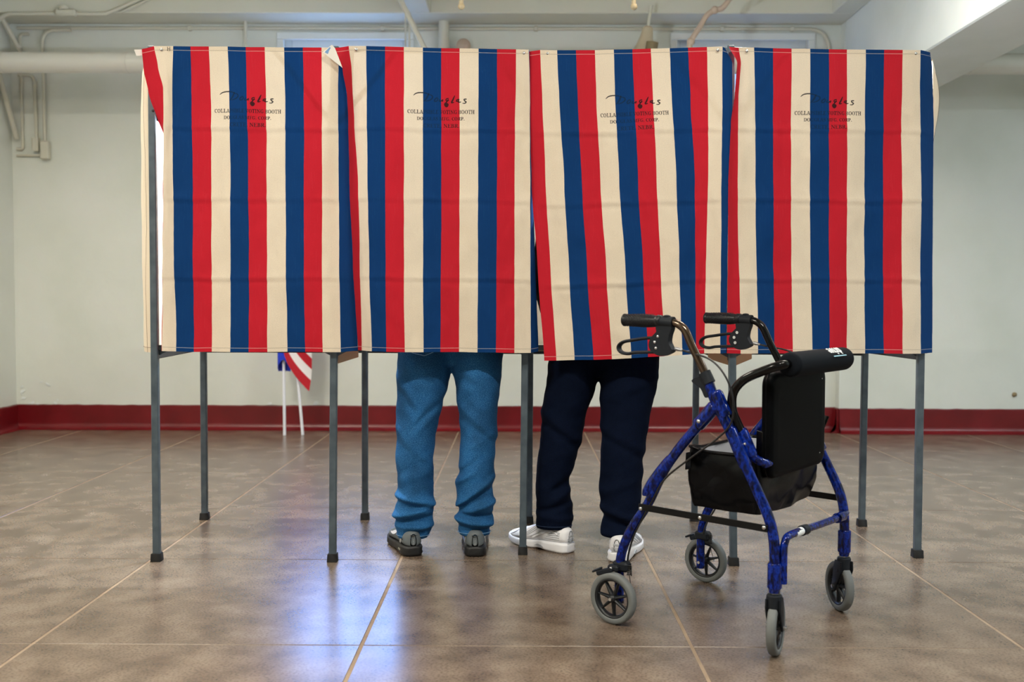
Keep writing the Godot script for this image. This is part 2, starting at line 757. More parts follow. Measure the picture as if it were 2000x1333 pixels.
func fill_triangle(im: Image, a: Vector2, b: Vector2, c: Vector2, ink: Color, done: Dictionary) -> void:
	var lo := a.min(b).min(c)
	var hi := a.max(b).max(c)
	var area := (b - a).cross(c - a)
	if absf(area) < 1e-6:
		return
	for y in range(maxi(0, int(lo.y)), mini(im.get_height() - 1, int(hi.y) + 1) + 1):
		for x in range(maxi(0, int(lo.x)), mini(im.get_width() - 1, int(hi.x) + 1) + 1):
			var p := Vector2(x + 0.5, y + 0.5)
			var w0 := (b - a).cross(p - a) / area
			var w1 := (c - b).cross(p - b) / area
			var w2 := (a - c).cross(p - c) / area
			if w0 >= 0.0 and w1 >= 0.0 and w2 >= 0.0:
				ink_pixel(im, x, y, ink, done)


func ink_pixel(im: Image, x: int, y: int, ink: Color, done: Dictionary) -> void:
	var key := y * 4096 + x
	if done.has(key):
		return
	done[key] = true
	var worn := ink.a * (0.72 + 0.28 * (((x * 7919 + y * 104729) % 101) / 100.0))
	var under := im.get_pixel(x, y)
	# the print has worn away most on the blue stripes
	if under.b > under.r * 2.0:
		worn *= 0.5
	im.set_pixel(x, y, under.lerp(Color(ink.r, ink.g, ink.b), worn))


# a pen stroke along points [x, y, width]
func pen(im: Image, pts: Array, ink: Color) -> void:
	var done := {}
	var line := smooth(pts.map(func(p): return Vector3(p[0], p[1], p[2])), 10)
	for i in line.size() - 1:
		var a: Vector3 = line[i]
		var b: Vector3 = line[i + 1]
		var n := int(ceil(Vector2(a.x - b.x, a.y - b.y).length() * 2.0)) + 1
		for s in n:
			var p := a.lerp(b, float(s) / n)
			var r := p.z * 0.5
			for y in range(int(p.y - r), int(p.y + r) + 2):
				for x in range(int(p.x - r), int(p.x + r) + 2):
					if Vector2(x + 0.5 - p.x, y + 0.5 - p.y).length() <= r:
						ink_pixel(im, x, y, ink, done)


const STRIPE := 96
const CLOTH_H := 1570


func curtain_print() -> ImageTexture:
	var im := Image.create(STRIPE * 12, CLOTH_H, false, Image.FORMAT_RGB8)
	var tones := [srgb(200, 33, 50), srgb(237, 223, 202), srgb(5, 58, 116)]
	for k in 12:
		im.fill_rect(Rect2i(k * STRIPE, 0, STRIPE, CLOTH_H), tones[k % 3])
	# faint thread streaks in the dyed stripes
	var rng := RandomNumberGenerator.new()
	rng.seed = 5
	for k in 12:
		for s in 90:
			var x := k * STRIPE + rng.randi_range(1, STRIPE - 2)
			var y := rng.randi_range(0, CLOTH_H - 80)
			var c: Color = tones[k % 3]
			c = c.lightened(rng.randf_range(0.02, 0.09)) if k % 3 != 1 else c.darkened(rng.randf_range(0.01, 0.03))
			im.fill_rect(Rect2i(x, y, 1, rng.randi_range(12, 80)), c)
	# stitched hems, top and bottom
	for y in [19, CLOTH_H - 22]:
		for k in 12:
			var c: Color = tones[k % 3]
			im.fill_rect(Rect2i(k * STRIPE, y, STRIPE, 3), c.lerp(srgb(240, 214, 204), 0.65) if k % 3 != 1 else c.darkened(0.16))
	# maker's print, in units of a stripe counted from the left edge
	var ink := Color(0.11, 0.1, 0.11, 0.92)
	var px := func(x: float) -> float: return (x - 412.5) / 36.4 * STRIPE + 4.0 * STRIPE
	var py := func(y: float) -> float: return (y - 91.0) / 597.0 * CLOTH_H
	stamp_text(im, "COLLAPSIBLE VOTING BOOTH", Vector2(px.call(485.0), py.call(215.5)), 20.0, 131.0 / 36.4 * STRIPE, ink)
	stamp_text(im, "DOUGLAS MFG. CORP.", Vector2(px.call(484.0), py.call(228.5)), 18.0, 94.0 / 36.4 * STRIPE, ink)
	stamp_text(im, "CRETE, NEBR.", Vector2(px.call(485.0), py.call(243.0)), 24.0, 71.0 / 36.4 * STRIPE, ink)
	# the handwritten name above, traced stroke by stroke (x, y, pen width)
	var s := func(list: Array) -> Array:
		return list.map(func(p): return [px.call(400.0 + p[0] * 0.09), py.call(160.0 + p[1] * 0.09), p[2]])
	pen(im, s.call([[345, 262, 3.0], [395, 222, 5.5], [480, 202, 6.0], [580, 206, 6.0], [665, 232, 5.0]]), ink)
	pen(im, s.call([[668, 226, 7.0], [640, 290, 9.0], [600, 350, 7.0], [560, 388, 4.0]]), ink)
	pen(im, s.call([[668, 240, 4.0], [740, 262, 6.0], [750, 310, 7.0], [690, 362, 6.0], [600, 386, 4.0]]), ink)
	pen(im, s.call([[850, 305, 5.0], [800, 345, 7.0], [800, 385, 6.0], [850, 370, 6.0], [872, 325, 5.0], [850, 305, 4.0]]), ink)
	pen(im, s.call([[915, 340, 5.0], [900, 375, 6.0], [935, 385, 5.0], [985, 350, 5.0], [975, 385, 5.0]]), ink)
	pen(im, s.call([[1110, 320, 5.0], [1065, 335, 6.0], [1060, 370, 5.0], [1105, 365, 6.0], [1105, 345, 5.0]]), ink)
	pen(im, s.call([[1100, 360, 5.0], [1060, 410, 7.0], [1040, 450, 13.0], [1065, 480, 15.0], [1085, 455, 14.0], [1060, 440, 12.0]]), ink)
	pen(im, s.call([[1250, 265, 4.0], [1215, 340, 8.0], [1180, 408, 7.0], [1230, 405, 4.0]]), ink)
	pen(im, s.call([[1345, 340, 4.0], [1300, 355, 6.0], [1290, 385, 5.0], [1340, 375, 4.0]]), ink)
	pen(im, s.call([[1345, 345, 5.0], [1330, 400, 6.0], [1385, 400, 4.0]]), ink)
	pen(im, s.call([[1500, 340, 5.0], [1455, 345, 6.0], [1465, 375, 6.0], [1495, 400, 6.0], [1470, 428, 5.0], [1425, 428, 4.0]]), ink)
	return ImageTexture.create_from_image(im)


func flag_print() -> ImageTexture:
	var im := Image.create(380, 260, false, Image.FORMAT_RGB8)
	for k in 13:
		im.fill_rect(Rect2i(0, k * 20, 380, 20), srgb(186, 20, 40) if k % 2 == 0 else srgb(238, 236, 240))
	im.fill_rect(Rect2i(0, 0, 152, 140), srgb(28, 36, 92))
	for r in 9:
		for c in (6 if r % 2 == 0 else 5):
			im.fill_rect(Rect2i(10 + c * 25 + (0 if r % 2 == 0 else 12), 10 + r * 14, 6, 6), srgb(238, 238, 242))
	return ImageTexture.create_from_image(im)


# ---------------------------------------------------------------- the room
const WALL_Z := -7.27
const STEP_Z := -7.19
const LEFT_X := -3.66
const RIGHT_X := 5.4
const FRONT_Z := 3.2
const TOP := 3.4
const TILE := 0.908


func room() -> void:
	# floor: a bed of grout with scored slabs proud of it
	var bed := MB.new()
	bed.box(Vector3((LEFT_X + RIGHT_X) / 2, -0.0515, (WALL_Z + FRONT_Z) / 2), Vector3(RIGHT_X - LEFT_X + 0.6, 0.1, FRONT_Z - WALL_Z + 0.6))
	var floor_ := put(bed, "floor", M.grout, self)
	struct_tag(floor_, "brown stained concrete floor scored into large squares", "floor")
	var slab := MB.new()
	slab.box(Vector3(0, -0.012, 0), Vector3(TILE - 0.010, 0.024, TILE - 0.0045), 0.0012)
	var slab_mesh := slab.mesh()
	for i in range(-4, 6):
		for k in range(-4, 9):
			var o := put_mesh(slab_mesh, "tile", M.stained_concrete, floor_)
			o.position = Vector3(-0.428 + TILE * (i + 0.5), 0, -3.625 + TILE * (k - 0.5))

	# walls with thickness; the back wall has two window openings
	var wins := [[-1.70, -0.79], [1.12, 2.08]]
	var sill := 1.38
	var head := 2.84
	var b := MB.new()
	var z := WALL_Z - 0.15
	var xs := [LEFT_X - 0.3, wins[0][0], wins[0][1], wins[1][0], wins[1][1], 2.32]
	for i in [0, 2, 4]:
		b.box(Vector3((xs[i] + xs[i + 1]) / 2, TOP / 2, z), Vector3(xs[i + 1] - xs[i], TOP, 0.3))
	for w in wins:
		b.box(Vector3((w[0] + w[1]) / 2, sill / 2, z), Vector3(w[1] - w[0], sill, 0.3))
		b.box(Vector3((w[0] + w[1]) / 2, (head + TOP) / 2, z), Vector3(w[1] - w[0], TOP - head, 0.3))
	var back := put(b, "wall_back", M.wall_paint, self)
	struct_tag(back, "pale grey-green plaster wall behind the voting booths", "wall")
	var rng := RandomNumberGenerator.new()
	rng.seed = 12
	for i in 22:
		var fx := -3.62 + 0.42 * pow(rng.randf(), 1.5) if i < 16 else rng.randf_range(-3.1, 1.5)
		var fy := 0.185 + (0.16 * pow(rng.randf(), 2.0) if i < 16 else 0.012 * rng.randf())
		var poly := PackedVector2Array()
		var r := rng.randf_range(0.006, 0.022)
		for k in 7:
			var g := TAU * k / 7.0
			poly.append(Vector2(cos(g) * r * rng.randf_range(0.6, 1.4), sin(g) * r * rng.randf_range(0.3, 0.9)))
		var fl := MB.new()
		fl.prism(poly, 0.0035, Transform3D(Basis.from_euler(Vector3(rng.randf_range(-0.25, 0.1), rng.randf_range(-0.15, 0.15), rng.randf_range(-0.5, 0.5))), Vector3(fx, fy, WALL_Z + 0.004)))
		put(fl, "paint_flake", M.window_paint, back)
	var st := MB.new()
	st.box(Vector3((2.305 + RIGHT_X + 0.3) / 2, TOP / 2, STEP_Z - 0.19), Vector3(RIGHT_X + 0.3 - 2.305, TOP, 0.38))
	struct_tag(put(st, "wall_back", M.wall_paint, self), "pale plaster wall stepping forward beyond the right window", "wall")
	var l := MB.new()
	l.box(Vector3(LEFT_X - 0.15, TOP / 2, (WALL_Z + FRONT_Z) / 2), Vector3(0.3, TOP, FRONT_Z - WALL_Z))
	struct_tag(put(l, "wall_left", M.wall_paint, self), "pale plaster side wall with conduit in its far corner", "wall")
	var r := MB.new()
	r.box(Vector3(RIGHT_X + 0.15, TOP / 2, (WALL_Z + FRONT_Z) / 2), Vector3(0.3, TOP, FRONT_Z - WALL_Z))
	struct_tag(put(r, "wall_right", M.wall_paint, self), "pale plaster side wall beyond the ceiling beam", "wall")
	var f := MB.new()
	f.box(Vector3((LEFT_X + RIGHT_X) / 2, TOP / 2, FRONT_Z + 0.15), Vector3(RIGHT_X - LEFT_X + 0.6, TOP, 0.3))
	struct_tag(put(f, "wall_front", M.wall_paint, self), "pale plaster wall opposite the voting booths", "wall")
	var c := MB.new()
	c.box(Vector3((LEFT_X + RIGHT_X) / 2, TOP + 0.1, (WALL_Z + FRONT_Z) / 2), Vector3(RIGHT_X - LEFT_X + 0.6, 0.2, FRONT_Z - WALL_Z + 0.6))
	var ceiling := put(c, "ceiling", M.ceiling_paint, self)
	struct_tag(ceiling, "cream painted concrete ceiling with dropped beams", "ceiling")
	# dropped soffit along the back wall, ribs and the deep beam
	var so := MB.new()
	so.box(Vector3((LEFT_X + 2.31) / 2, (2.925 + TOP) / 2, (WALL_Z - 6.98) / 2), Vector3(2.31 - LEFT_X, TOP - 2.925, -6.98 - WALL_Z), 0.006)
	struct_tag(put(so, "ceiling_beam", M.ceiling_paint, self), "shallow painted beam along the top of the back wall", "beam")
	for x in [[-0.79, -0.612], [2.15, 2.31]]:
		var rib := MB.new()
		rib.box(Vector3((x[0] + x[1]) / 2, (2.925 + TOP) / 2, (FRONT_Z - 6.98) / 2), Vector3(x[1] - x[0], TOP - 2.925, FRONT_Z + 6.98), 0.006)
		struct_tag(put(rib, "ceiling_beam", M.ceiling_paint, self), "narrow painted ceiling rib meeting the back beam near the %s" % ("bright window" if x[0] < 0 else "deep beam"), "beam")
	var deep := MB.new()
	deep.box(Vector3(2.55, (2.37 + TOP) / 2, (FRONT_Z + STEP_Z) / 2), Vector3(0.48, TOP - 2.37, FRONT_Z - STEP_Z), 0.008)
	struct_tag(put(deep, "ceiling_beam", M.wall_paint, self), "deep white ceiling beam beyond the last booth", "beam")

	# red cove base
	cove("baseboard_back", [Vector3(LEFT_X, 0, WALL_Z), Vector3(2.305, 0, WALL_Z)], Vector3(0, 0, 1), "dark red painted cove base along the back wall")
	cove("baseboard_back", [Vector3(2.305, 0, STEP_Z), Vector3(RIGHT_X, 0, STEP_Z)], Vector3(0, 0, 1), "dark red painted cove base on the stepped wall by the beam")
	cove("baseboard_side", [Vector3(2.305, 0, WALL_Z), Vector3(2.305, 0, STEP_Z)], Vector3(-1, 0, 0), "short dark red cove base at the wall step")
	cove("baseboard_left", [Vector3(LEFT_X, 0, WALL_Z), Vector3(LEFT_X, 0, FRONT_Z)], Vector3(1, 0, 0), "dark red painted cove base along the left wall")

	window_back("window_1", wins[0], sill, head, "tall window of bright sky behind the first two booths")
	window_back("window_2", wins[1], sill, head, "tall window with pale trim behind the last booth")

	# window well outside the second window, ground outside
	var well := MB.new()
	well.box(Vector3(1.6, 1.55, -8.75), Vector3(1.9, 3.3, 0.2))
	well.box(Vector3(0.75, 1.55, -8.2), Vector3(0.2, 3.3, 1.2))
	well.box(Vector3(2.45, 1.55, -8.2), Vector3(0.2, 3.3, 1.2))
	struct_tag(put(well, "window_well", M.concrete_outside, self), "concrete window well outside the last window", "window well")
	var g := MB.new()
	g.box(Vector3(0, -0.2, -20), Vector3(60, 0.2, 24.6))
	struct_tag(put(g, "ground", M.soil, self), "bare ground outside the windows", "ground")

	# fluorescent fittings hung from the ceiling, out of the frame
	var row := [[-2.3, 1.15, Color(1.0, 0.965, 0.90), "left wall"], [0.75, 1.0, Color(1.0, 0.975, 0.93), "middle of the room"], [3.9, 0.8, Color(0.90, 0.96, 1.0), "right wall"]]
	for a in row:
		fluorescent(Vector3(a[0], 3.30, -1.0), LAMP_FRONT * a[1], a[2], false, "white fluorescent fitting over the open floor towards the %s" % a[3])
		fluorescent(Vector3(a[0] + (0.75 if a[0] > 0.0 else 0.0), 3.30, -4.35), LAMP_BACK * a[1], a[2], true, "white fluorescent fitting behind the booths towards the %s" % a[3])

	# a dark wall plug low on the stepped wall, flaked paint spots over the cove
	var plug := MB.new()
	plug.lathe([Vector2(0.016, 0), Vector2(0.016, 0.012), Vector2(0.008, 0.018), Vector2(0.001, 0.018)], 12, Transform3D(Basis(Vector3.RIGHT, PI / 2), Vector3(3.56, 0.285, STEP_Z)))
	tag(put(plug, "wall_plug", M.dark_tan, self), "small brown plug in the wall low above the red base", "plug")
	var stain := MB.new()
	stain.tube([Vector3(3.63, 2.48, STEP_Z + 0.012), Vector3(3.63, 1.2, STEP_Z + 0.012)], 0.012, 8)
	tag(put(stain, "conduit", M.rust, self), "thin rust-coloured upright conduit on the stepped wall", "conduit")


func cove(called: String, ends: Array, out: Vector3, label: String) -> void:
	var prof := [Vector2(0, 0.18), Vector2(0.012, 0.178), Vector2(0.014, 0.172), Vector2(0.014, 0.05), Vector2(0.018, 0.032), Vector2(0.028, 0.016), Vector2(0.046, 0.006), Vector2(0.062, 0.0025), Vector2(0.062, 0), Vector2(0, 0)]
	var along: Vector3 = ends[1] - ends[0]
	var n := 1 + int(along.length() / 0.05)
	var rng := RandomNumberGenerator.new()
	rng.seed = 3
	var rows := []
	for i in n + 1:
		var row := PackedVector3Array()
		var lift := rng.randf_range(-0.002, 0.002)
		for p in prof:
			row.append(ends[0] + along * (float(i) / n) + out * p.x + Vector3(0, p.y + (lift if p.y > 0.1 else 0.0), 0))
		rows.append(row)
	var mb := MB.new()
	mb.grid(rows, true, false, true)
	struct_tag(put(mb, called, M.red_base, self), label, "baseboard")


func window_back(called: String, w: Array, sill: float, head: float, label: String) -> void:
	var t := node(called, self)
	struct_tag(t, label, "window")
	var x0: float = w[0]
	var x1: float = w[1]
	var mid := (x0 + x1) / 2
	var tr := MB.new()
	for x in [x0 - 0.012, x1 + 0.012]:
		tr.box(Vector3(x, (sill + head) / 2 - 0.0125, WALL_Z + 0.0105), Vector3(0.05, head - sill - 0.026, 0.02), 0.003)
	tr.box(Vector3(mid, head, WALL_Z + 0.0115), Vector3(x1 - x0 + 0.074, 0.05, 0.022), 0.003)
	put(tr, "trim", M.window_paint, t)
	var zs := WALL_Z - 0.12
	var fr := MB.new()
	for x in [x0 + 0.025, x1 - 0.025]:
		fr.box(Vector3(x, (sill + head) / 2, zs), Vector3(0.05, head - sill, 0.06), 0.004)
	for y in [sill + 0.03, head - 0.03]:
		fr.box(Vector3(mid, y, zs), Vector3(x1 - x0 - 0.1, 0.06, 0.06), 0.004)
	put(fr, "window_frame", M.window_paint, t)
	var ml := MB.new()
	ml.box(Vector3(mid, (sill + head) / 2, zs), Vector3(x1 - x0 - 0.1, 0.04, 0.05), 0.004)
	put(ml, "meeting_rail", M.window_paint, t)
	for y in [[sill + 0.06, (sill + head) / 2 - 0.02], [(sill + head) / 2 + 0.02, head - 0.06]]:
		var p := MB.new()
		p.box(Vector3(mid, (y[0] + y[1]) / 2, zs), Vector3(x1 - x0 - 0.1, y[1] - y[0], 0.004))
		put(p, "pane", M.window_glass, t)
	var s := MB.new()
	s.box(Vector3(mid, sill + 0.01, WALL_Z - 0.02), Vector3(x1 - x0 - 0.002, 0.02, 0.14), 0.004)
	put(s, "window_sill", M.window_paint, t)


func pipe_thing(called: String, label: String, category: String, path: Array, r: float, m: Material, group := "", sides := 14) -> MeshInstance3D:
	var mb := MB.new()
	mb.tube(path, r, sides)
	var o := put(mb, called, m, self)
	tag(o, label, category, group)
	return o


func pipes() -> void:
	# large white pipe across the back of the room
	var p := node("heating_pipe", self, Transform3D(Basis.IDENTITY, Vector3(0, 2.53, -6.75)))
	tag(p, "thick white lagged pipe running the length of the back wall", "pipe")
	var mb := MB.new()
	mb.tube([Vector3(LEFT_X, 0, 0), Vector3(RIGHT_X, 0.0, 0)], 0.068, 28)
	put(mb, "pipe_run", M.white_pipe, p)
	for x in [-3.45, -2.62, -1.5, 0.4, 1.7, 3.0, 4.2]:
		var ring := MB.new()
		ring.ring([Vector2(0.068, -0.012), Vector2(0.0705, -0.011), Vector2(0.0705, 0.011), Vector2(0.068, 0.012)], 28, Transform3D(Basis(Vector3.BACK, PI / 2), Vector3(x, 0, 0)))
		put(ring, "joint_band", M.white_pipe, p)

	var wz := WALL_Z + 0.016
	var long_run := pipe_thing("conduit", "long thin painted conduit just under the ceiling along the back wall", "conduit",
		bent([Vector3(-3.60, 2.893, wz), Vector3(2.215, 2.893, wz), Vector3(2.215, 2.2, wz)], 0.16, 10), 0.012, M.painted_conduit)
	for x in [-2.36, -0.98, 0.12, 1.45, 1.95]:
		var clip := MB.new()
		clip.box(Vector3(x, 2.893, WALL_Z + 0.016), Vector3(0.03, 0.036, 0.030), 0.005)
		put(clip, "clip", M.painted_conduit, long_run)
	# upright conduits and boxes in the left corner
	pipe_thing("conduit", "bent conduit dropping past the thick pipe to the taller junction box", "conduit",
		bent([Vector3(-3.2, 2.872, wz + 0.03), Vector3(-3.41, 2.872, wz + 0.03), Vector3(-3.41, 2.08, wz + 0.01)], 0.12, 8), 0.012, M.painted_conduit)
	pipe_thing("conduit", "bent conduit dropping from behind the pipe to the smaller junction box", "conduit",
		bent([Vector3(-3.60, 2.56, wz), Vector3(-3.485, 2.56, wz), Vector3(-3.475, 2.1, wz)], 0.1, 8), 0.012, M.painted_conduit)
	pipe_thing("conduit", "straight upright conduit in the wall corner ending in an elbow", "conduit",
		bent([Vector3(-3.52, 2.85, wz), Vector3(-3.585, 2.85, wz), Vector3(-3.575, 2.03, wz), Vector3(-3.62, 2.03, wz)], 0.05, 8), 0.011, M.painted_conduit)
	pipe_thing("conduit", "slanting conduit high on the left wall", "conduit",
		[Vector3(LEFT_X + 0.016, 3.0, -7.02), Vector3(LEFT_X + 0.09, 2.73, -7.22), Vector3(LEFT_X + 0.09, 2.6, -7.24)], 0.016, M.painted_conduit)
	pipe_thing("conduit", "slanting conduit on the left wall below the thick pipe", "conduit",
		[Vector3(LEFT_X + 0.02, 2.6, -7.02), Vector3(LEFT_X + 0.05, 2.1, -7.235)], 0.018, M.painted_conduit)
	pipe_thing("conduit", "short level conduit joining the lower junction boxes", "conduit",
		[Vector3(-3.62, 1.985, wz), Vector3(-3.43, 1.985, wz)], 0.009, M.painted_conduit)
	for a in [[-3.408, 2.02, 0.06, 0.13, "taller painted junction box at the end of an upright conduit"], [-3.475, 2.06, 0.045, 0.10, "smaller painted junction box beside the wall corner"]]:
		var j := MB.new()
		j.box(Vector3(a[0], a[1], WALL_Z + 0.025), Vector3(a[2], a[3], 0.05), 0.006)
		tag(put(j, "junction_box", M.painted_conduit, self), a[4], "junction box", "junction boxes in the corner")
	# conduit on the soffit with its box, turning up the beam face
	pipe_thing("conduit", "conduit under the soffit turning up across the beam face", "conduit",
		smooth([Vector3(-3.62, 2.86, -7.0), Vector3(-3.53, 2.905, -6.965), Vector3(-3.4, 2.912, -6.962), Vector3(-2.9, 2.912, -6.962), Vector3(-2.8, 2.93, -6.962), Vector3(-2.5, 3.06, -6.962), Vector3(-2.2, 3.2, -6.962)], 6), 0.013, M.painted_conduit)
	pipe_thing("conduit", "thinner conduit beside the one crossing the beam face", "conduit",
		[Vector3(-2.74, 2.925, -6.966), Vector3(-2.44, 3.06, -6.966), Vector3(-2.1, 3.21, -6.966)], 0.009, M.painted_conduit)
	var jb := MB.new()
	jb.box(Vector3(-3.11, 2.915, -6.95), Vector3(0.14, 0.045, 0.055), 0.012)
	jb.tube([Vector3(-3.13, 2.93, -6.95), Vector3(-3.13, 2.955, -6.955)], 0.03, 12)
	tag(put(jb, "junction_box", M.painted_conduit, self), "oval painted junction box on the conduit under the soffit", "junction box")
	pipe_thing("drain_pipe", "upright cream pipe rising into the soffit beside the window", "pipe", bent([Vector3(-0.533, 2.924, -7.185), Vector3(-0.533, 1.05, -7.185), Vector3(-0.533, 1.05, WALL_Z)], 0.06, 8), 0.038, M.painted_conduit, "", 20)
	pipe_thing("conduit", "thin upright conduit left of the bright window", "conduit", [Vector3(-1.944, 2.925, -7.19), Vector3(-1.944, 1.9, -7.19)], 0.013, M.painted_conduit)
	for x in [-0.786, -0.758]:
		pipe_thing("conduit", "one of two thin cords hanging before the window edge", "conduit", [Vector3(x, 2.925, -7.0), Vector3(x, 1.7, -7.0)], 0.006, M.painted_conduit, "paired hanging cords")
	pipe_thing("brace_pipe", "slanting pipe from the ceiling rib down to the thick pipe", "pipe", [Vector3(-0.80, 2.96, -6.62), Vector3(-0.60, 2.56, -6.66)], 0.018, M.painted_conduit)
	# round fitting, flood lamp, bent tan pipe
	var ro := node("wall_fitting", self, Transform3D(Basis(Vector3.RIGHT, PI / 2), Vector3(-0.391, 2.735, WALL_Z)))
	tag(ro, "round pinkish fitting on the wall beside the cream upright pipe", "fitting")
	mb = MB.new()
	mb.lathe([Vector2(0.03, 0), Vector2(0.035, 0.08), Vector2(0.05, 0.1), Vector2(0.052, 0.16), Vector2(0.04, 0.185), Vector2(0.001, 0.19)], 20)
	put(mb, "cap", M.tan_pipe, ro)
	var fl := node("flood_lamp", self, Transform3D(Basis.from_euler(Vector3(0.25, 0, -0.12)), Vector3(0.875, 2.78, -6.93)))
	tag(fl, "tan bell-shaped lamp hanging under the soffit", "lamp")
	mb = MB.new()
	mb.lathe([Vector2(0.001, 0.045), Vector2(0.02, 0.045), Vector2(0.034, 0.03), Vector2(0.045, -0.03), Vector2(0.09, -0.17), Vector2(0.088, -0.172), Vector2(0.04, -0.03), Vector2(0.001, -0.02)], 24)
	put(mb, "lamp_shade", M.tan_lamp, fl)
	mb = MB.new()
	mb.lathe([Vector2(0.001, -0.04), Vector2(0.04, -0.045), Vector2(0.042, -0.12), Vector2(0.03, -0.15), Vector2(0.001, -0.155)], 20, Transform3D(Basis.IDENTITY, Vector3(0.035, -0.01, 0.085)))
	put(mb, "lamp_socket", M.dark_tan, fl)
	mb = MB.new()
	mb.tube([Vector3(0, 0.04, 0), Vector3(0, 0.18, 0)], 0.012, 10)
	put(mb, "stem", M.painted_conduit, fl)
	var bp := node("bent_pipe", self, Transform3D(Basis.IDENTITY, Vector3(1.2, 2.7, -6.5)))
	tag(bp, "pinkish tan bent pipe hanging before the last window", "pipe")
	mb = MB.new()
	mb.tube(smooth([Vector3(0.16, 0.2, 0), Vector3(0.1, 0.125, 0), Vector3(0.05, 0.11, 0), Vector3(0.0, 0.075, 0), Vector3(-0.045, 0.0, 0), Vector3(-0.095, -0.08, 0), Vector3(-0.11, -0.16, 0), Vector3(-0.11, -0.5, 0)], 6), 0.018, 14)
	put(mb, "pipe_run", M.tan_pipe, bp)
	for q in [Vector3(0.05, 0.11, 0), Vector3(-0.1, -0.09, 0)]:
		var cb := MB.new()
		cb.ball(q, Vector3(0.026, 0.026, 0.026), 14)
		put(cb, "pipe_collar", M.tan_pipe, bp)
	mb = MB.new()
	mb.tube([Vector3(0.16, 0.2, 0), Vector3(0.16, 0.7, 0)], 0.016, 10)
	put(mb, "riser", M.tan_pipe, bp)
	# sprinkler line with two heads
	var sp := node("sprinkler_pipe", self, Transform3D(Basis.IDENTITY, Vector3(0, 2.455, -5.0)))
	tag(sp, "level sprinkler pipe high above the booths with two capped heads", "pipe")
	mb = MB.new()
	mb.tube([Vector3(-0.66, 0, 0), Vector3(0.74, 0, 0)], 0.018, 14)
	put(mb, "pipe_run", M.painted_conduit, sp)
	for x in [-0.64, 0.72]:
		mb = MB.new()
		mb.tube([Vector3(x, 0, 0), Vector3(x, TOP - 2.455, 0)], 0.014, 12)
		put(mb, "riser", M.painted_conduit, sp)
	for x in [-0.285, 0.565]:
		mb = MB.new()
		mb.tube([Vector3(x, -0.01, 0), Vector3(x - 0.002, -0.055, 0)], 0.011, 12)
		mb.ball(Vector3(x, -0.058, 0), Vector3(0.017, 0.017, 0.017), 14)
		put(mb, "sprinkler_head", M.dark_tan, sp)


# ---------------------------------------------------------------- voting booths
# feet of the posts (x, z), front and back, and where the front posts stand at the top
const FRONT := [[-1.309, -3.596, -1.306], [-0.671, -3.600, -0.652], [0.020, -3.716, 0.034], [0.777, -3.576, 0.745], [1.485, -3.697, 1.480]]
const BACK := [[-1.351, -4.285], [-0.660, -4.298], [0.050, -4.243], [0.763, -4.296], [1.455, -4.211]]
const RAIL_Y := 1.835


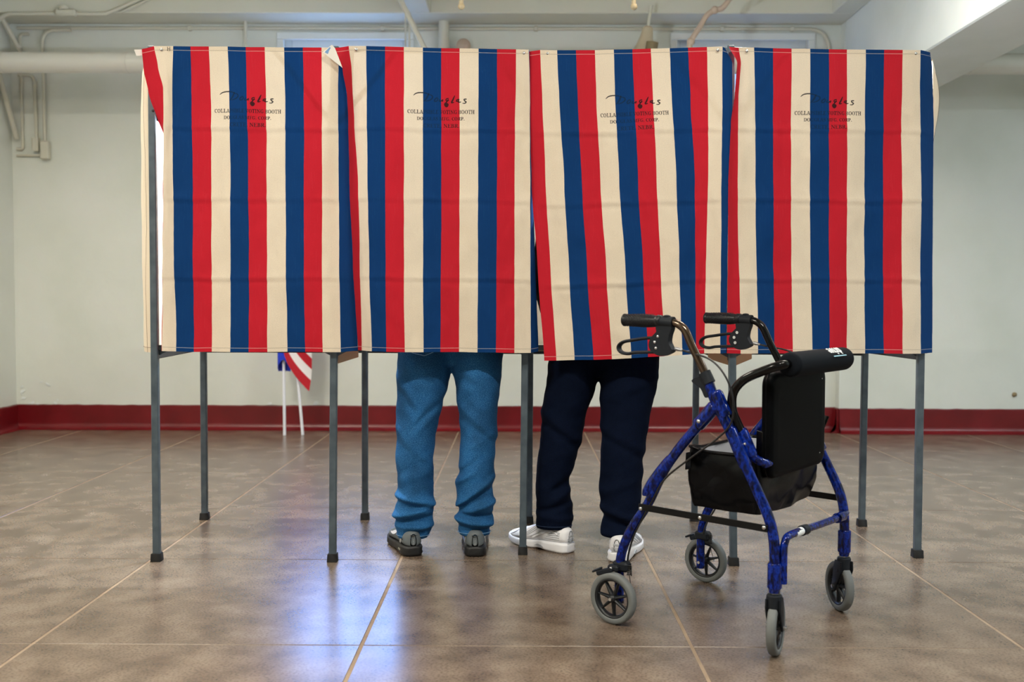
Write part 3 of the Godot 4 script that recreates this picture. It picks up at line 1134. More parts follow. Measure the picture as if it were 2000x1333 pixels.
func booths() -> void:
	var t := node("voting_booth_frame", self)
	tag(t, "grey steel frame of four joined folding voting booths on thin legs", "booth frame")
	var tops := []
	for i in 5:
		var a := FRONT[i] as Array
		var foot := Vector3(a[0], 0, a[1])
		var top := Vector3(a[2], 1.85, a[1])
		tops.append(top)
		leg(t, foot, top)
	var backs := []
	for i in 5:
		var a := BACK[i] as Array
		backs.append(Vector3(a[0] + 0.004, 1.85, a[1]))
		leg(t, Vector3(a[0], 0, a[1]), backs[i])
	var at := func(p: Vector3, q: Vector3, h: float) -> Vector3: return p.lerp(q, h / 1.85)
	for i in 4:
		var f0 := Vector3(FRONT[i][0], 0, FRONT[i][1])
		var f1 := Vector3(FRONT[i + 1][0], 0, FRONT[i + 1][1])
		var b0 := Vector3(BACK[i][0], 0, BACK[i][1])
		var b1 := Vector3(BACK[i + 1][0], 0, BACK[i + 1][1])
		# top rails
		for e in [[at.call(f0, tops[i], RAIL_Y), at.call(f1, tops[i + 1], RAIL_Y), M.booth_steel], [at.call(b0, backs[i], RAIL_Y), at.call(b1, backs[i + 1], RAIL_Y), M.booth_steel]]:
			var mb := MB.new()
			mb.bar(e[0], e[1], 0.018, 0.018, 0.002, Vector3.UP)
			put(mb, "top_rail", e[2], t)
		# dark rail at counter height behind the curtain hem
		var lr := MB.new()
		lr.bar(at.call(b0, backs[i], 0.735), at.call(b1, backs[i + 1], 0.735), 0.026, 0.014, 0.002, Vector3.UP)
		put(lr, "counter_rail", M.dark_rail, t)
		lr = MB.new()
		lr.bar(at.call(f0, tops[i], 0.775) + Vector3(0, 0, -0.004), at.call(f1, tops[i + 1], 0.775) + Vector3(0, 0, -0.004), 0.02, 0.01, 0.002, Vector3.UP)
		put(lr, "hem_rail", M.dark_rail, t)
		# counter board at the back half
		var sh := MB.new()
		var o := Vector3(0, 0.755, 0)
		var c0: Vector3 = b0 + (f0 - b0) * 0.42 + o
		var c1: Vector3 = b1 + (f1 - b1) * 0.42 + o
		var poly := [b0 + o + Vector3(0.014, 0, 0.012), b1 + o + Vector3(-0.014, 0, 0.012), c1 + Vector3(-0.014, 0, 0), c0 + Vector3(0.014, 0, 0)]
		sh.grid([PackedVector3Array(poly.map(func(p): return p - Vector3(0, 0.009, 0))), PackedVector3Array(poly.map(func(p): return p + Vector3(0, 0.009, 0)))], true, false, true)
		put(sh, "counter", M.shelf_board, t)
		# canvas back
		var bk := MB.new()
		bk.bar(Vector3((b0.x + b1.x) / 2, 0.76, (b0.z + b1.z) / 2 - 0.014), Vector3((b0.x + b1.x) / 2, 1.845, (b0.z + b1.z) / 2 - 0.014), b0.distance_to(b1) - 0.03, 0.002, 0.0, (b1 - b0).normalized())
		put(bk, "back_canvas", M.cream_canvas, t)
		# corner braces under the front rail
		for s in [0, 1]:
			var p: Vector3 = tops[i + s]
			var d: Vector3 = (tops[i + 1 - s] - p).normalized()
			var br := MB.new()
			br.bar(p + Vector3(0, -0.26, 0) + d * 0.01 + Vector3(0, 0, -0.012), p + d * 0.2 + Vector3(0, -0.02, -0.012), 0.016, 0.004, 0.0, Vector3.UP)
			put(br, "corner_brace", M.booth_steel, t)
			# small gusset where the rail meets the leg
			var g := MB.new()
			var q: Vector3 = at.call(f0 if s == 0 else f1, p, 0.765)
			g.prism(PackedVector2Array([Vector2(0, 0), Vector2(0.036, 0), Vector2(0.036, -0.004), Vector2(0, -0.022)]), 0.003, Transform3D(Basis(d, Vector3.UP, d.cross(Vector3.UP)), q + d * 0.012 + Vector3(0, 0.004, -0.012)))
			put(g, "gusset", M.booth_steel, t)
	booth_lamp(Vector3(-0.657, 1.785, -4.08), 3.2, "small booth lamp on the rail between the first two booths")
	booth_lamp(Vector3(0.757, 1.785, -4.06), 1.6, "small booth lamp on the rail between the last two booths")
	# side rails and partitions between the booths
	for i in 5:
		var f0 := Vector3(FRONT[i][0], 0, FRONT[i][1])
		var b0 := Vector3(BACK[i][0], 0, BACK[i][1])
		var mb := MB.new()
		mb.bar(at.call(f0, tops[i], RAIL_Y), at.call(b0, backs[i], RAIL_Y), 0.018, 0.018, 0.002, Vector3.UP)
		put(mb, "side_rail", M.booth_steel, t)
		mb = MB.new()
		mb.bar(at.call(f0, tops[i], 0.745), at.call(b0, backs[i], 0.745), 0.022, 0.012, 0.002, Vector3.UP)
		put(mb, "side_rail", M.dark_rail, t)
		if i > 0 and i < 4:
			var a: Vector3 = f0.lerp(b0, 0.05)
			var b: Vector3 = f0.lerp(b0, 0.96)
			var rows := []
			for e in [[a, 0.72], [b, 0.735]]:
				var p: Vector3 = e[0]
				rows.append(PackedVector3Array([p + Vector3(-0.003, e[1], 0), p + Vector3(0.003, e[1], 0), p + Vector3(0.003, 1.66, 0), p + Vector3(-0.003, 1.66, 0)]))
			var pn := MB.new()
			pn.grid(rows, true, false, true)
			put(pn, "partition", M.khaki_canvas, t)
			# folded hardboard wing seen under the curtain hems
			var w := MB.new()
			for s in [[], [1.0], [], [-1.0, 1.0]][i]:
				w.prism(PackedVector2Array([Vector2(0, 0.715), Vector2(0.09, 0.738), Vector2(0.09, 0.775), Vector2(0, 0.775)]), 0.004, Transform3D(Basis(Vector3.UP, 0.62 if s > 0 else PI - 0.62), a + Vector3(0.006 * s, 0, -0.01)))
			if i != 2:
				put(w, "hardboard_wing", M.hardboard, t)


func booth_lamp(at: Vector3, energy: float, label: String) -> void:
	var t := node("booth_lamp", self, Transform3D(Basis.IDENTITY, at))
	tag(t, label, "lamp", "lamps inside the voting booths")
	var h := MB.new()
	h.box(Vector3(0, 0.024, 0), Vector3(0.03, 0.012, 0.20), 0.003)
	put(h, "housing", M.fixture, t)
	var b := MB.new()
	b.tube([Vector3(0, 0.006, -0.09), Vector3(0, 0.006, 0.09)], 0.010, 12)
	put(b, "lamp_tube", M.lamp_glow, t)
	var l := OmniLight3D.new()
	l.name = "lamp"
	l.light_energy = energy
	l.light_color = Color(0.90, 0.95, 1.0)
	l.light_size = 0.02
	l.omni_range = 20.0
	l.omni_attenuation = 2.0
	l.shadow_enabled = true
	t.add_child(l)
	l.position = Vector3(0, 0.006, 0)


func leg(t: Node3D, foot: Vector3, top: Vector3) -> void:
	var mb := MB.new()
	var a := foot.lerp(top, 0.002 / 1.85)
	# an angle iron: two thin flanges
	mb.bar(a, top, 0.026, 0.022, 0.003)
	var o := put(mb, "leg", M.booth_steel, t)
	var f := MB.new()
	var rows := []
	for e in [[0.0, 0.0175], [0.002, 0.018], [0.028, 0.0165], [0.03, 0.015]]:
		var r: float = e[1]
		var p: Vector3 = foot + Vector3(0, e[0], 0)
		rows.append(PackedVector3Array([p + Vector3(-r, 0, -r), p + Vector3(r, 0, -r), p + Vector3(r, 0, r), p + Vector3(-r, 0, r)]))
	f.grid(rows, true, false, true)
	put(f, "rubber_foot", M.rubber, o)
	var b := MB.new()
	b.lathe([Vector2(0.005, 0), Vector2(0.004, 0.003), Vector2(0.001, 0.0035)], 10, Transform3D(Basis(Vector3.RIGHT, PI / 2), foot.lerp(top, 1.62 / 1.85) + Vector3(0.006, 0, 0.011)))
	put(b, "rivet", M.dark_rail, o)


const CURTAINS := [
	{"rows": [
		[0.000, [-1.329, -1.291, -1.223, -1.162, -1.097, -1.030, -.966, -.899, -.830, -.764, -.698, -.638, -.586]],
		[0.065, [-1.324, -1.277, -1.225, -1.161, -1.095, -1.028, -.965, -.898, -.830, -.763, -.697, -.638, -.589]],
		[0.140, [-1.307, -1.257, -1.227, -1.161, -1.094, -1.027, -.963, -.897, -.829, -.762, -.697, -.639, -.592]],
		[0.220, [-1.284, -1.257, -1.228, -1.161, -1.092, -1.024, -.961, -.896, -.829, -.762, -.697, -.639, -.592]],
		[0.300, [-1.265, -1.259, -1.230, -1.161, -1.091, -1.023, -.959, -.895, -.828, -.761, -.697, -.639, -.592]],
		[0.440, [-1.272, -1.262, -1.230, -1.162, -1.093, -1.024, -.961, -.896, -.828, -.762, -.697, -.640, -.589]],
		[0.720, [-1.279, -1.268, -1.230, -1.164, -1.096, -1.027, -.961, -.897, -.828, -.762, -.698, -.638, -.583]],
		[1.000, [-1.286, -1.274, -1.225, -1.164, -1.098, -1.029, -.962, -.897, -.827, -.762, -.697, -.633, -.577]],
	], "top": [1.831, 1.845, 1.845, 1.844, 1.844, 1.844, 1.842, 1.842, 1.841, 1.841, 1.841, 1.839, 1.835], "bottom": [.765, .765, .763, .761, .762, .762, .762, .762, .763, .763, .763, .763, .767], "z": [-3.575, -3.575], "b0": -0.040, "b12": -0.022,
	"label": "red, cream and blue striped curtain beside the bare steel leg with a white side curtain"},
	{"rows": [
		[0.000, [-.649, -.603, -.542, -.476, -.410, -.343, -.278, -.213, -.145, -.079, -.011, .035, .041]],
		[0.070, [-.620, -.594, -.542, -.476, -.410, -.343, -.278, -.213, -.145, -.079, -.011, .038, .043]],
		[0.160, [-.604, -.590, -.541, -.476, -.410, -.343, -.278, -.213, -.145, -.078, -.012, .040, .045]],
		[0.240, [-.600, -.586, -.540, -.475, -.410, -.343, -.278, -.213, -.145, -.078, -.014, .040, .046]],
		[0.430, [-.598, -.572, -.538, -.475, -.410, -.343, -.278, -.213, -.146, -.078, -.015, .042, .050]],
		[0.720, [-.585, -.566, -.534, -.476, -.410, -.342, -.279, -.213, -.146, -.079, -.014, .044, .063]],
		[1.000, [-.569, -.559, -.526, -.475, -.408, -.340, -.281, -.215, -.147, -.080, -.013, .047, .075]],
	], "top": [1.834, 1.848, 1.850, 1.850, 1.850, 1.850, 1.850, 1.851, 1.852, 1.852, 1.853, 1.854, 1.852], "bottom": [.771, .769, .765, .763, .762, .762, .762, .762, .760, .760, .758, .758, .761], "z": [-3.575, -3.660], "b0": 0.022, "b12": -0.035,
	"label": "striped curtain with a folded white corner, hanging above the pale blue jeans"},
	{"rows": [
		[0.000, [.036, .076, .137, .204, .271, .338, .403, .467, .533, .596, .661, .714, .721]],
		[0.045, [.036, .078, .139, .206, .273, .340, .405, .470, .536, .599, .663, .714, .746]],
		[0.150, [.036, .084, .145, .211, .278, .345, .411, .476, .542, .607, .667, .715, .748]],
		[0.430, [.048, .098, .165, .228, .295, .362, .428, .492, .561, .625, .670, .714, .737]],
		[0.720, [.072, .118, .185, .249, .317, .386, .449, .510, .575, .632, .668, .718, .737]],
		[1.000, [.096, .140, .206, .273, .339, .409, .468, .526, .587, .637, .666, .720, .737]],
	], "top": [1.850, 1.852, 1.849, 1.847, 1.845, 1.845, 1.844, 1.844, 1.843, 1.843, 1.843, 1.842, 1.833], "bottom": [.729, .730, .733, .735, .738, .742, .747, .751, .756, .760, .762, .763, .765], "z": [-3.660, -3.550], "b0": -0.006, "b12": 0.004,
	"label": "striped curtain pulled askew, hanging above the dark navy trousers"},
	{"rows": [
		[0.000, [.732, .771, .827, .896, .964, 1.033, 1.102, 1.169, 1.240, 1.309, 1.379, 1.447, 1.494]],
		[0.050, [.761, .779, .829, .897, .965, 1.034, 1.103, 1.170, 1.241, 1.309, 1.379, 1.448, 1.502]],
		[0.160, [.753, .770, .831, .899, .966, 1.035, 1.105, 1.172, 1.241, 1.310, 1.378, 1.450, 1.509]],
		[0.240, [.742, .771, .834, .900, .966, 1.036, 1.106, 1.172, 1.242, 1.311, 1.379, 1.452, 1.512]],
		[0.430, [.735, .772, .837, .903, .969, 1.039, 1.109, 1.176, 1.245, 1.314, 1.382, 1.456, 1.514]],
		[1.000, [.737, .788, .854, .916, .983, 1.055, 1.119, 1.188, 1.257, 1.327, 1.396, 1.467, 1.523]],
	], "top": [1.836, 1.839, 1.842, 1.842, 1.843, 1.845, 1.846, 1.848, 1.850, 1.852, 1.854, 1.856, 1.855], "bottom": [.765, .763, .763, .763, .762, .762, .762, .761, .761, .761, .760, .760, .762], "z": [-3.550, -3.670], "b0": 0.014, "b12": -0.02,
	"label": "striped curtain ending in a wide blue stripe, hanging behind the walker seat"},
]


func curtains() -> void:
	var wave := FastNoiseLite.new()
	wave.noise_type = FastNoiseLite.TYPE_SIMPLEX_SMOOTH
	wave.frequency = 1.0
	for n in 4:
		var c: Dictionary = CURTAINS[n]
		var per := 8
		var cols := 12 * per + 1
		var rows_n := 132
		var grid := []
		var rows: Array = c.rows
		for i in rows_n + 1:
			var v := float(i) / rows_n
			var k := 0
			while k < rows.size() - 2 and v > rows[k + 1][0]:
				k += 1
			var f := clampf((v - rows[k][0]) / (rows[k + 1][0] - rows[k][0]), 0, 1)
			f = f * f * (3.0 - 2.0 * f) * 0.5 + f * 0.5
			var row := PackedVector3Array()
			for j in cols:
				var s := mini(j / per, 11)
				var e := float(j - s * per) / per
				var u := float(j) / (cols - 1)
				var xa: float = lerpf(rows[k][1][s], rows[k + 1][1][s], f)
				var xb: float = lerpf(rows[k][1][s + 1], rows[k + 1][1][s + 1], f)
				var yt: float = lerpf(c.top[s], c.top[s + 1], e)
				var yb: float = lerpf(c.bottom[s], c.bottom[s + 1], e)
				var z: float = lerpf(c.z[0], c.z[1], u)
				var hang := smoothstep(0.0, 0.15, v)
				# soft upright folds, bowed panels between the pressed creases, and cloth unevenness
				var d := 0.008 * sin(TAU * (u * 2.6 + n * 0.37) + 1.2 * sin(v * 3.0 + n)) * (0.3 + 0.7 * v) * hang
				d += 0.016 * wave.get_noise_3d(u * 2.2 + n * 9.0, v * 1.6, 0.0) * hang
				d += 0.0055 * wave.get_noise_3d(u * 7.0 + n * 9.0, v * 5.0, 4.0) * hang
				for cr in [0.265, 0.495, 0.755]:
					var dv: float = v - cr + 0.006 * wave.get_noise_2d(u * 3.0 + n * 5.0, cr * 50.0)
					var worn := 0.8 + 0.6 * wave.get_noise_2d(u * 4.0 + n * 7.0, cr * 90.0)
					d += worn * (0.0055 * exp(-absf(dv) / 0.013) - 0.0030 * exp(-pow((dv - 0.013) / 0.008, 2.0)))
				# gathers below the snaps at both upper corners
				d += 0.010 * exp(-pow((u - 0.125 - 0.05 * v) / 0.018, 2.0)) * exp(-v / 0.10) * hang
				d += 0.008 * exp(-pow((u - 0.885) / 0.02, 2.0)) * exp(-v / 0.12) * hang
				d *= clampf(minf(u, 1.0 - u) * 9.0, 0.12, 1.0)
				# edges turn back round the posts
				if s == 0:
					d += (lerpf(0.014, c.b0, smoothstep(0.17, 0.30, v)) if n == 0 else float(c.b0)) * pow(1.0 - e, 1.4)
				if s == 11:
					d += c.b12 * pow(e, 1.3)
				var x := lerpf(xa, xb, e) + 0.0014 * wave.get_noise_2d(v * 6.0, s * 3.0 + n * 31.0) * hang
				row.append(Vector3(x, lerpf(yt, yb, v), z + d))
			grid.append(row)
		var mb := MB.new()
		mb.grid(grid)
		var o := put(mb, "booth_curtain", M.striped_canvas, self)
		tag(o, c.label, "curtain", "striped front curtains of the voting booths")
		# snaps along the top hem
		for j in [1, 11]:
			var e := 0.45 if j == 1 else -0.3
			var x: float = c.rows[0][1][j] + e * 0.06
			var z: float = lerpf(c.z[0], c.z[1], j / 12.0)
			var sn := MB.new()
			sn.lathe([Vector2(0.0055, 0), Vector2(0.0055, 0.002), Vector2(0.003, 0.0035), Vector2(0.001, 0.0035)], 12, Transform3D(Basis(Vector3.RIGHT, PI / 2), Vector3(x, c.top[j] - 0.013, z + 0.002)))
			put(sn, "snap", M.chrome, o)
		if n == 0:
			var tm := TextMesh.new()
			var f := SystemFont.new()
			f.font_names = PackedStringArray(["Droid Sans"])
			tm.font = f
			tm.font_size = 32
			tm.text = "H"
			tm.pixel_size = 0.0006
			tm.depth = 0.0006
			var ink := put_mesh(tm, "ink_letter", M.print_black, o)
			ink.position = Vector3(-1.236, 1.833, -3.567)
			folded(o, [Vector3(-1.356, 1.829, -3.56), Vector3(-1.328, 1.832, -3.57), Vector3(-1.326, 1.812, -3.572), Vector3(-1.350, 1.808, -3.565)])
		if n == 1:
			folded(o, [Vector3(-0.688, 1.817, -3.545), Vector3(-0.656, 1.845, -3.550), Vector3(-0.645, 1.831, -3.549), Vector3(-0.618, 1.762, -3.543)])
			var bp := MB.new()
			bp.grid([PackedVector3Array([Vector3(-0.681, 1.817, -3.5435), Vector3(-0.671, 1.811, -3.5445)]), PackedVector3Array([Vector3(-0.663, 1.836, -3.5475), Vector3(-0.654, 1.826, -3.5485)])])
			put(bp, "printed_patch", M.pale_blue_print, o)
	# outer side curtains
	side_curtain([[-1.318, -3.592], [-1.352, -3.62], [-1.392, -3.70], [-1.40, -3.80], [-1.392, -4.0], [-1.382, -4.29]], 0.0, "plain cream canvas side curtain bulging past the first steel leg")
	side_curtain([[1.510, -3.69], [1.522, -3.72], [1.535, -3.80], [1.535, -3.9], [1.52, -4.05], [1.482, -4.22]], 0.03, "plain cream canvas side curtain edging the last booth")


func folded(o: Node3D, p: Array) -> void:
	var mb := MB.new()
	var n: Vector3 = (p[1] - p[0]).cross(p[2] - p[0]).normalized() * 0.0006
	mb.grid([PackedVector3Array(p.map(func(q): return q - n)), PackedVector3Array(p.map(func(q): return q + n))], true, false, true)
	put(mb, "folded_corner", M.white_canvas, o)


func side_curtain(path: Array, bulge: float, label: String) -> void:
	var pts := smooth(path.map(func(p): return Vector3(p[0], 0, p[1])), 10)
	var wave := FastNoiseLite.new()
	wave.frequency = 1.0
	var rows := []
	for i in 61:
		var v := i / 60.0
		var row := PackedVector3Array()
		for j in pts.size():
			var u := float(j) / (pts.size() - 1)
			var p: Vector3 = pts[j]
			var sgn := signf(p.x)
			p.x += sgn * (0.008 * wave.get_noise_2d(u * 4.0, v * 2.0 + bulge) - 0.006 + bulge * exp(-pow((v - 0.13) / 0.12, 2.0)) * sin(PI * minf(1.0, u * 1.6)))
			p.x -= sgn * 0.03 * exp(-v / 0.03) * sin(PI * u)
			p.y = lerpf(1.832, 0.758, v)
			row.append(p)
		rows.append(row)
	var mb := MB.new()
	mb.grid(rows)
	var o := put(mb, "side_curtain", M.cream_canvas, self)
	tag(o, label, "curtain")
	var st := MB.new()
	var seam := []
	for i in 61:
		seam.append(rows[i][9] + Vector3(signf(rows[i][9].x) * 0.0012, 0, 0.0012))
	st.tube(seam, 0.0006, 5)
	put(st, "seam", M.stitch_brown, o)
	var hem := MB.new()
	var line := []
	for j in pts.size():
		line.append(rows[59][j] + Vector3(signf(rows[59][j].x) * 0.0012, 0, 0.0008))
	hem.tube(line, 0.0009, 5)
	put(hem, "hem_stitch", M.stitch_brown, o)


# ---------------------------------------------------------------- flags against the back wall
func flags() -> void:
	var t := node("blue_flag", self, Transform3D(Basis.IDENTITY, Vector3(-1.632, 0, -6.97)))
	tag(t, "furled plain blue flag on a white pole leaning at the back wall", "flag")
	flag_pole(t, Vector3(0, 0, 0), Vector3(-0.06, 1.62, -0.22))
	var rows := []
	for i in 41:
		var v := i / 40.0
		var row := PackedVector3Array()
		var top := Vector3(-0.057, 1.55, -0.210)
		var low := Vector3(-0.0167, 0.445, -0.060)
		var c := top.lerp(low, v)
		var w := lerpf(0.03, 0.042, v)
		for j in 25:
			var g := TAU * j / 24.0
			var fold := 1.0 + 0.16 * sin(g * 5.0 + v * 2.0)
			var cut := 0.085 * pow(maxf(0.0, sin(g)), 2.0) * smoothstep(0.88, 1.0, v)
			row.append(c + Vector3(cos(g) * w * fold, cut, sin(g) * w * 0.75 * fold))
		rows.append(row)
	var mb := MB.new()
	mb.grid(rows)
	put(mb, "flag_cloth", M.blue_flag_cloth, t)

	var u := node("striped_flag", self, Transform3D(Basis.IDENTITY, Vector3(-1.508, 0, -6.985)))
	tag(u, "red and white striped national flag on a white pole leaning at the back wall", "flag")
	flag_pole(u, Vector3.ZERO, Vector3(-0.17, 1.55, -0.2))
	# cloth hung from the pole, falling in folds to a low corner
	rows = []
	for i in 49:
		var a := i / 48.0           # along the fly, away from the pole
		var row := PackedVector3Array()
		for j in 33:
			var b := j / 32.0       # down the hoist
			var k := 1.0 - b
			var from_ := Vector3(-0.090 - 0.07 * k, 0.88 + 0.64 * k, -0.098 - 0.083 * k)
			var to := Vector3(0.037 + 0.10 * k, 0.306 + 1.0 * k, -0.020)
			var mid := Vector3(-0.13 + 0.19 * k, 0.57 + 0.85 * k, -0.035)
			var ctl := mid * 2.0 - (from_ + to) * 0.5
			var p: Vector3 = from_.lerp(ctl, a).lerp(ctl.lerp(to, a), a)
			p += Vector3(0.008 * sin(a * 6.0 + b * 9.0), 0, 0.012 * cos(a * 3.0 - b * 14.0)) * sin(PI * minf(1.0, a * 1.4 + 0.1) * 0.5)
			row.append(p)
		rows.append(row)
	mb = MB.new()
	mb.grid(rows)
	# texture u runs along the fly
	for k in mb.uv.size():
		mb.uv[k] = Vector2(mb.uv[k].y, mb.uv[k].x)
	put(mb, "flag_cloth", M.stars_and_stripes, u)


func flag_pole(t: Node3D, a: Vector3, b: Vector3) -> void:
	var mb := MB.new()
	mb.tube([a, b], 0.0105, 14)
	put(mb, "pole", M.white_pole, t)
	var c := MB.new()
	c.ball(b, Vector3(0.016, 0.02, 0.016), 12)
	put(c, "finial", M.white_pole, t)


# ---------------------------------------------------------------- the two voters
# trousers from leg tables [height, centre x, half width]; folds are [height, slope, width, depth, side, spread]
func trousers(legs: Array, cz: Array, rz: Array, folds: Array, hems: Array, waist: Array, cell: float) -> MB:
	var lo := Vector3(minf(table(legs[0], 0.7, 1) - 0.16, table(legs[0], 0.2, 1) - 0.12), 0.02, -4.02)
	var hi := Vector3(maxf(table(legs[1], 0.7, 1) + 0.17, table(legs[1], 0.2, 1) + 0.13), 1.06, -3.62)
	var nx := int((hi.x - lo.x) / cell) + 2
	var ny := int((hi.y - lo.y) / cell) + 2
	var nz := int((hi.z - lo.z) / cell) + 2
	var vals := PackedFloat32Array()
	vals.resize(nx * ny * nz)
	var rough := FastNoiseLite.new()
	rough.frequency = 9.0
	rough.fractal_octaves = 2
	for j in ny:
		var y := lo.y + j * cell
		var c := [table(legs[0], y, 1), table(legs[1], y, 1)]
		var w := [table(legs[0], y, 2), table(legs[1], y, 2)]
		var zz := [table(cz, y, 1), table(cz, y, 2)]
		var dz := [table(rz, y, 1), table(rz, y, 2)]
		var pc: float = waist[0]
		var hip := smoothstep(waist[3] - 0.005, waist[3] + 0.12, y)
		var pw: float = lerpf(waist[1], waist[2], smoothstep(0.85, 1.05, y))
		for k in nz:
			var z := lo.z + k * cell
			for i in nx:
				var x := lo.x + i * cell
				var best := 10.0
				for s in 2:
					var ax: float = (x - c[s]) / w[s]
					var az: float = (z - zz[s]) / dz[s]
					var q := sqrt(ax * ax + az * az)
					var d := 10.0
					if q < 2.2:
						d = (q - 1.0) * minf(w[s], dz[s])
						if absf(d) < 0.05:
							var push := 0.0
							for f in folds[s]:
								var off: float = y - f[0] - f[1] * ax
								var e: float = off / f[2]
								if e * e < 6.0:
									var m: float = 1.0 if f[4] == 0.0 else smoothstep(-f[5], f[5], ax * f[4])
									push += lerpf(1.5, 0.6, smoothstep(0.20, 0.36, y)) * f[3] * exp(-e * e) * m * clampf(0.5 + 0.8 * az, 0.15, 1.0)
							push += 0.004 * rough.get_noise_3d(x, y * 1.6, z)
							d -= push
						d = maxf(d, hems[s][0] + hems[s][1] * az - y)
					if s == 0:
						best = d
					else:
						var h := maxf(0.025 - absf(best - d), 0.0) / 0.025 if y > 0.6 else 0.0
						best = minf(best, d) - h * h * 0.00625
				if hip > 0.0:
					var ax := (x - pc) / pw
					var az: float = (z - zz[0]) / 0.125
					var d := (sqrt(ax * ax + az * az) - 1.0) * 0.125 + (1.0 - hip) * 0.10
					d = maxf(d, y - 1.03)
					var h := maxf(0.04 - absf(best - d), 0.0) / 0.04
					best = minf(best, d) - h * h * 0.01
				vals[(k * ny + j) * nx + i] = clampf(best, -0.2, 0.2)
	var mb := MB.new()
	mb.nets(vals, nx, ny, nz, lo, cell)
	return mb


# joints with radii joined into one smooth skin: bones are [a, ra, b, rb]
func flesh(bones: Array, lo: Vector3, hi: Vector3, cell: float, blend: float) -> MB:
	var nx := int((hi.x - lo.x) / cell) + 2
	var ny := int((hi.y - lo.y) / cell) + 2
	var nz := int((hi.z - lo.z) / cell) + 2
	var vals := PackedFloat32Array()
	vals.resize(nx * ny * nz)
	vals.fill(1.0)
	for bn in bones:
		var a: Vector3 = bn[0]
		var ra: float = bn[1]
		var b: Vector3 = bn[2]
		var rb: float = bn[3]
		var pad := maxf(ra, rb) + blend * 2.0 + cell * 2.0
		var p0 := ((a.min(b) - Vector3.ONE * pad - lo) / cell).floor()
		var p1 := ((a.max(b) + Vector3.ONE * pad - lo) / cell).ceil()
		var ab := b - a
		var l2 := maxf(ab.length_squared(), 1e-8)
		for k in range(maxi(0, int(p0.z)), mini(nz - 1, int(p1.z)) + 1):
			for j in range(maxi(0, int(p0.y)), mini(ny - 1, int(p1.y)) + 1):
				for i in range(maxi(0, int(p0.x)), mini(nx - 1, int(p1.x)) + 1):
					var p := lo + Vector3(i, j, k) * cell
					var t := clampf((p - a).dot(ab) / l2, 0.0, 1.0)
					var d := p.distance_to(a + ab * t) - lerpf(ra, rb, t)
					var at := (k * ny + j) * nx + i
					var o := vals[at]
					var h := maxf(blend - absf(o - d), 0.0) / blend
					vals[at] = minf(o, d) - h * h * blend * 0.25
	var mb := MB.new()
	mb.nets(vals, nx, ny, nz, lo, cell)
	return mb


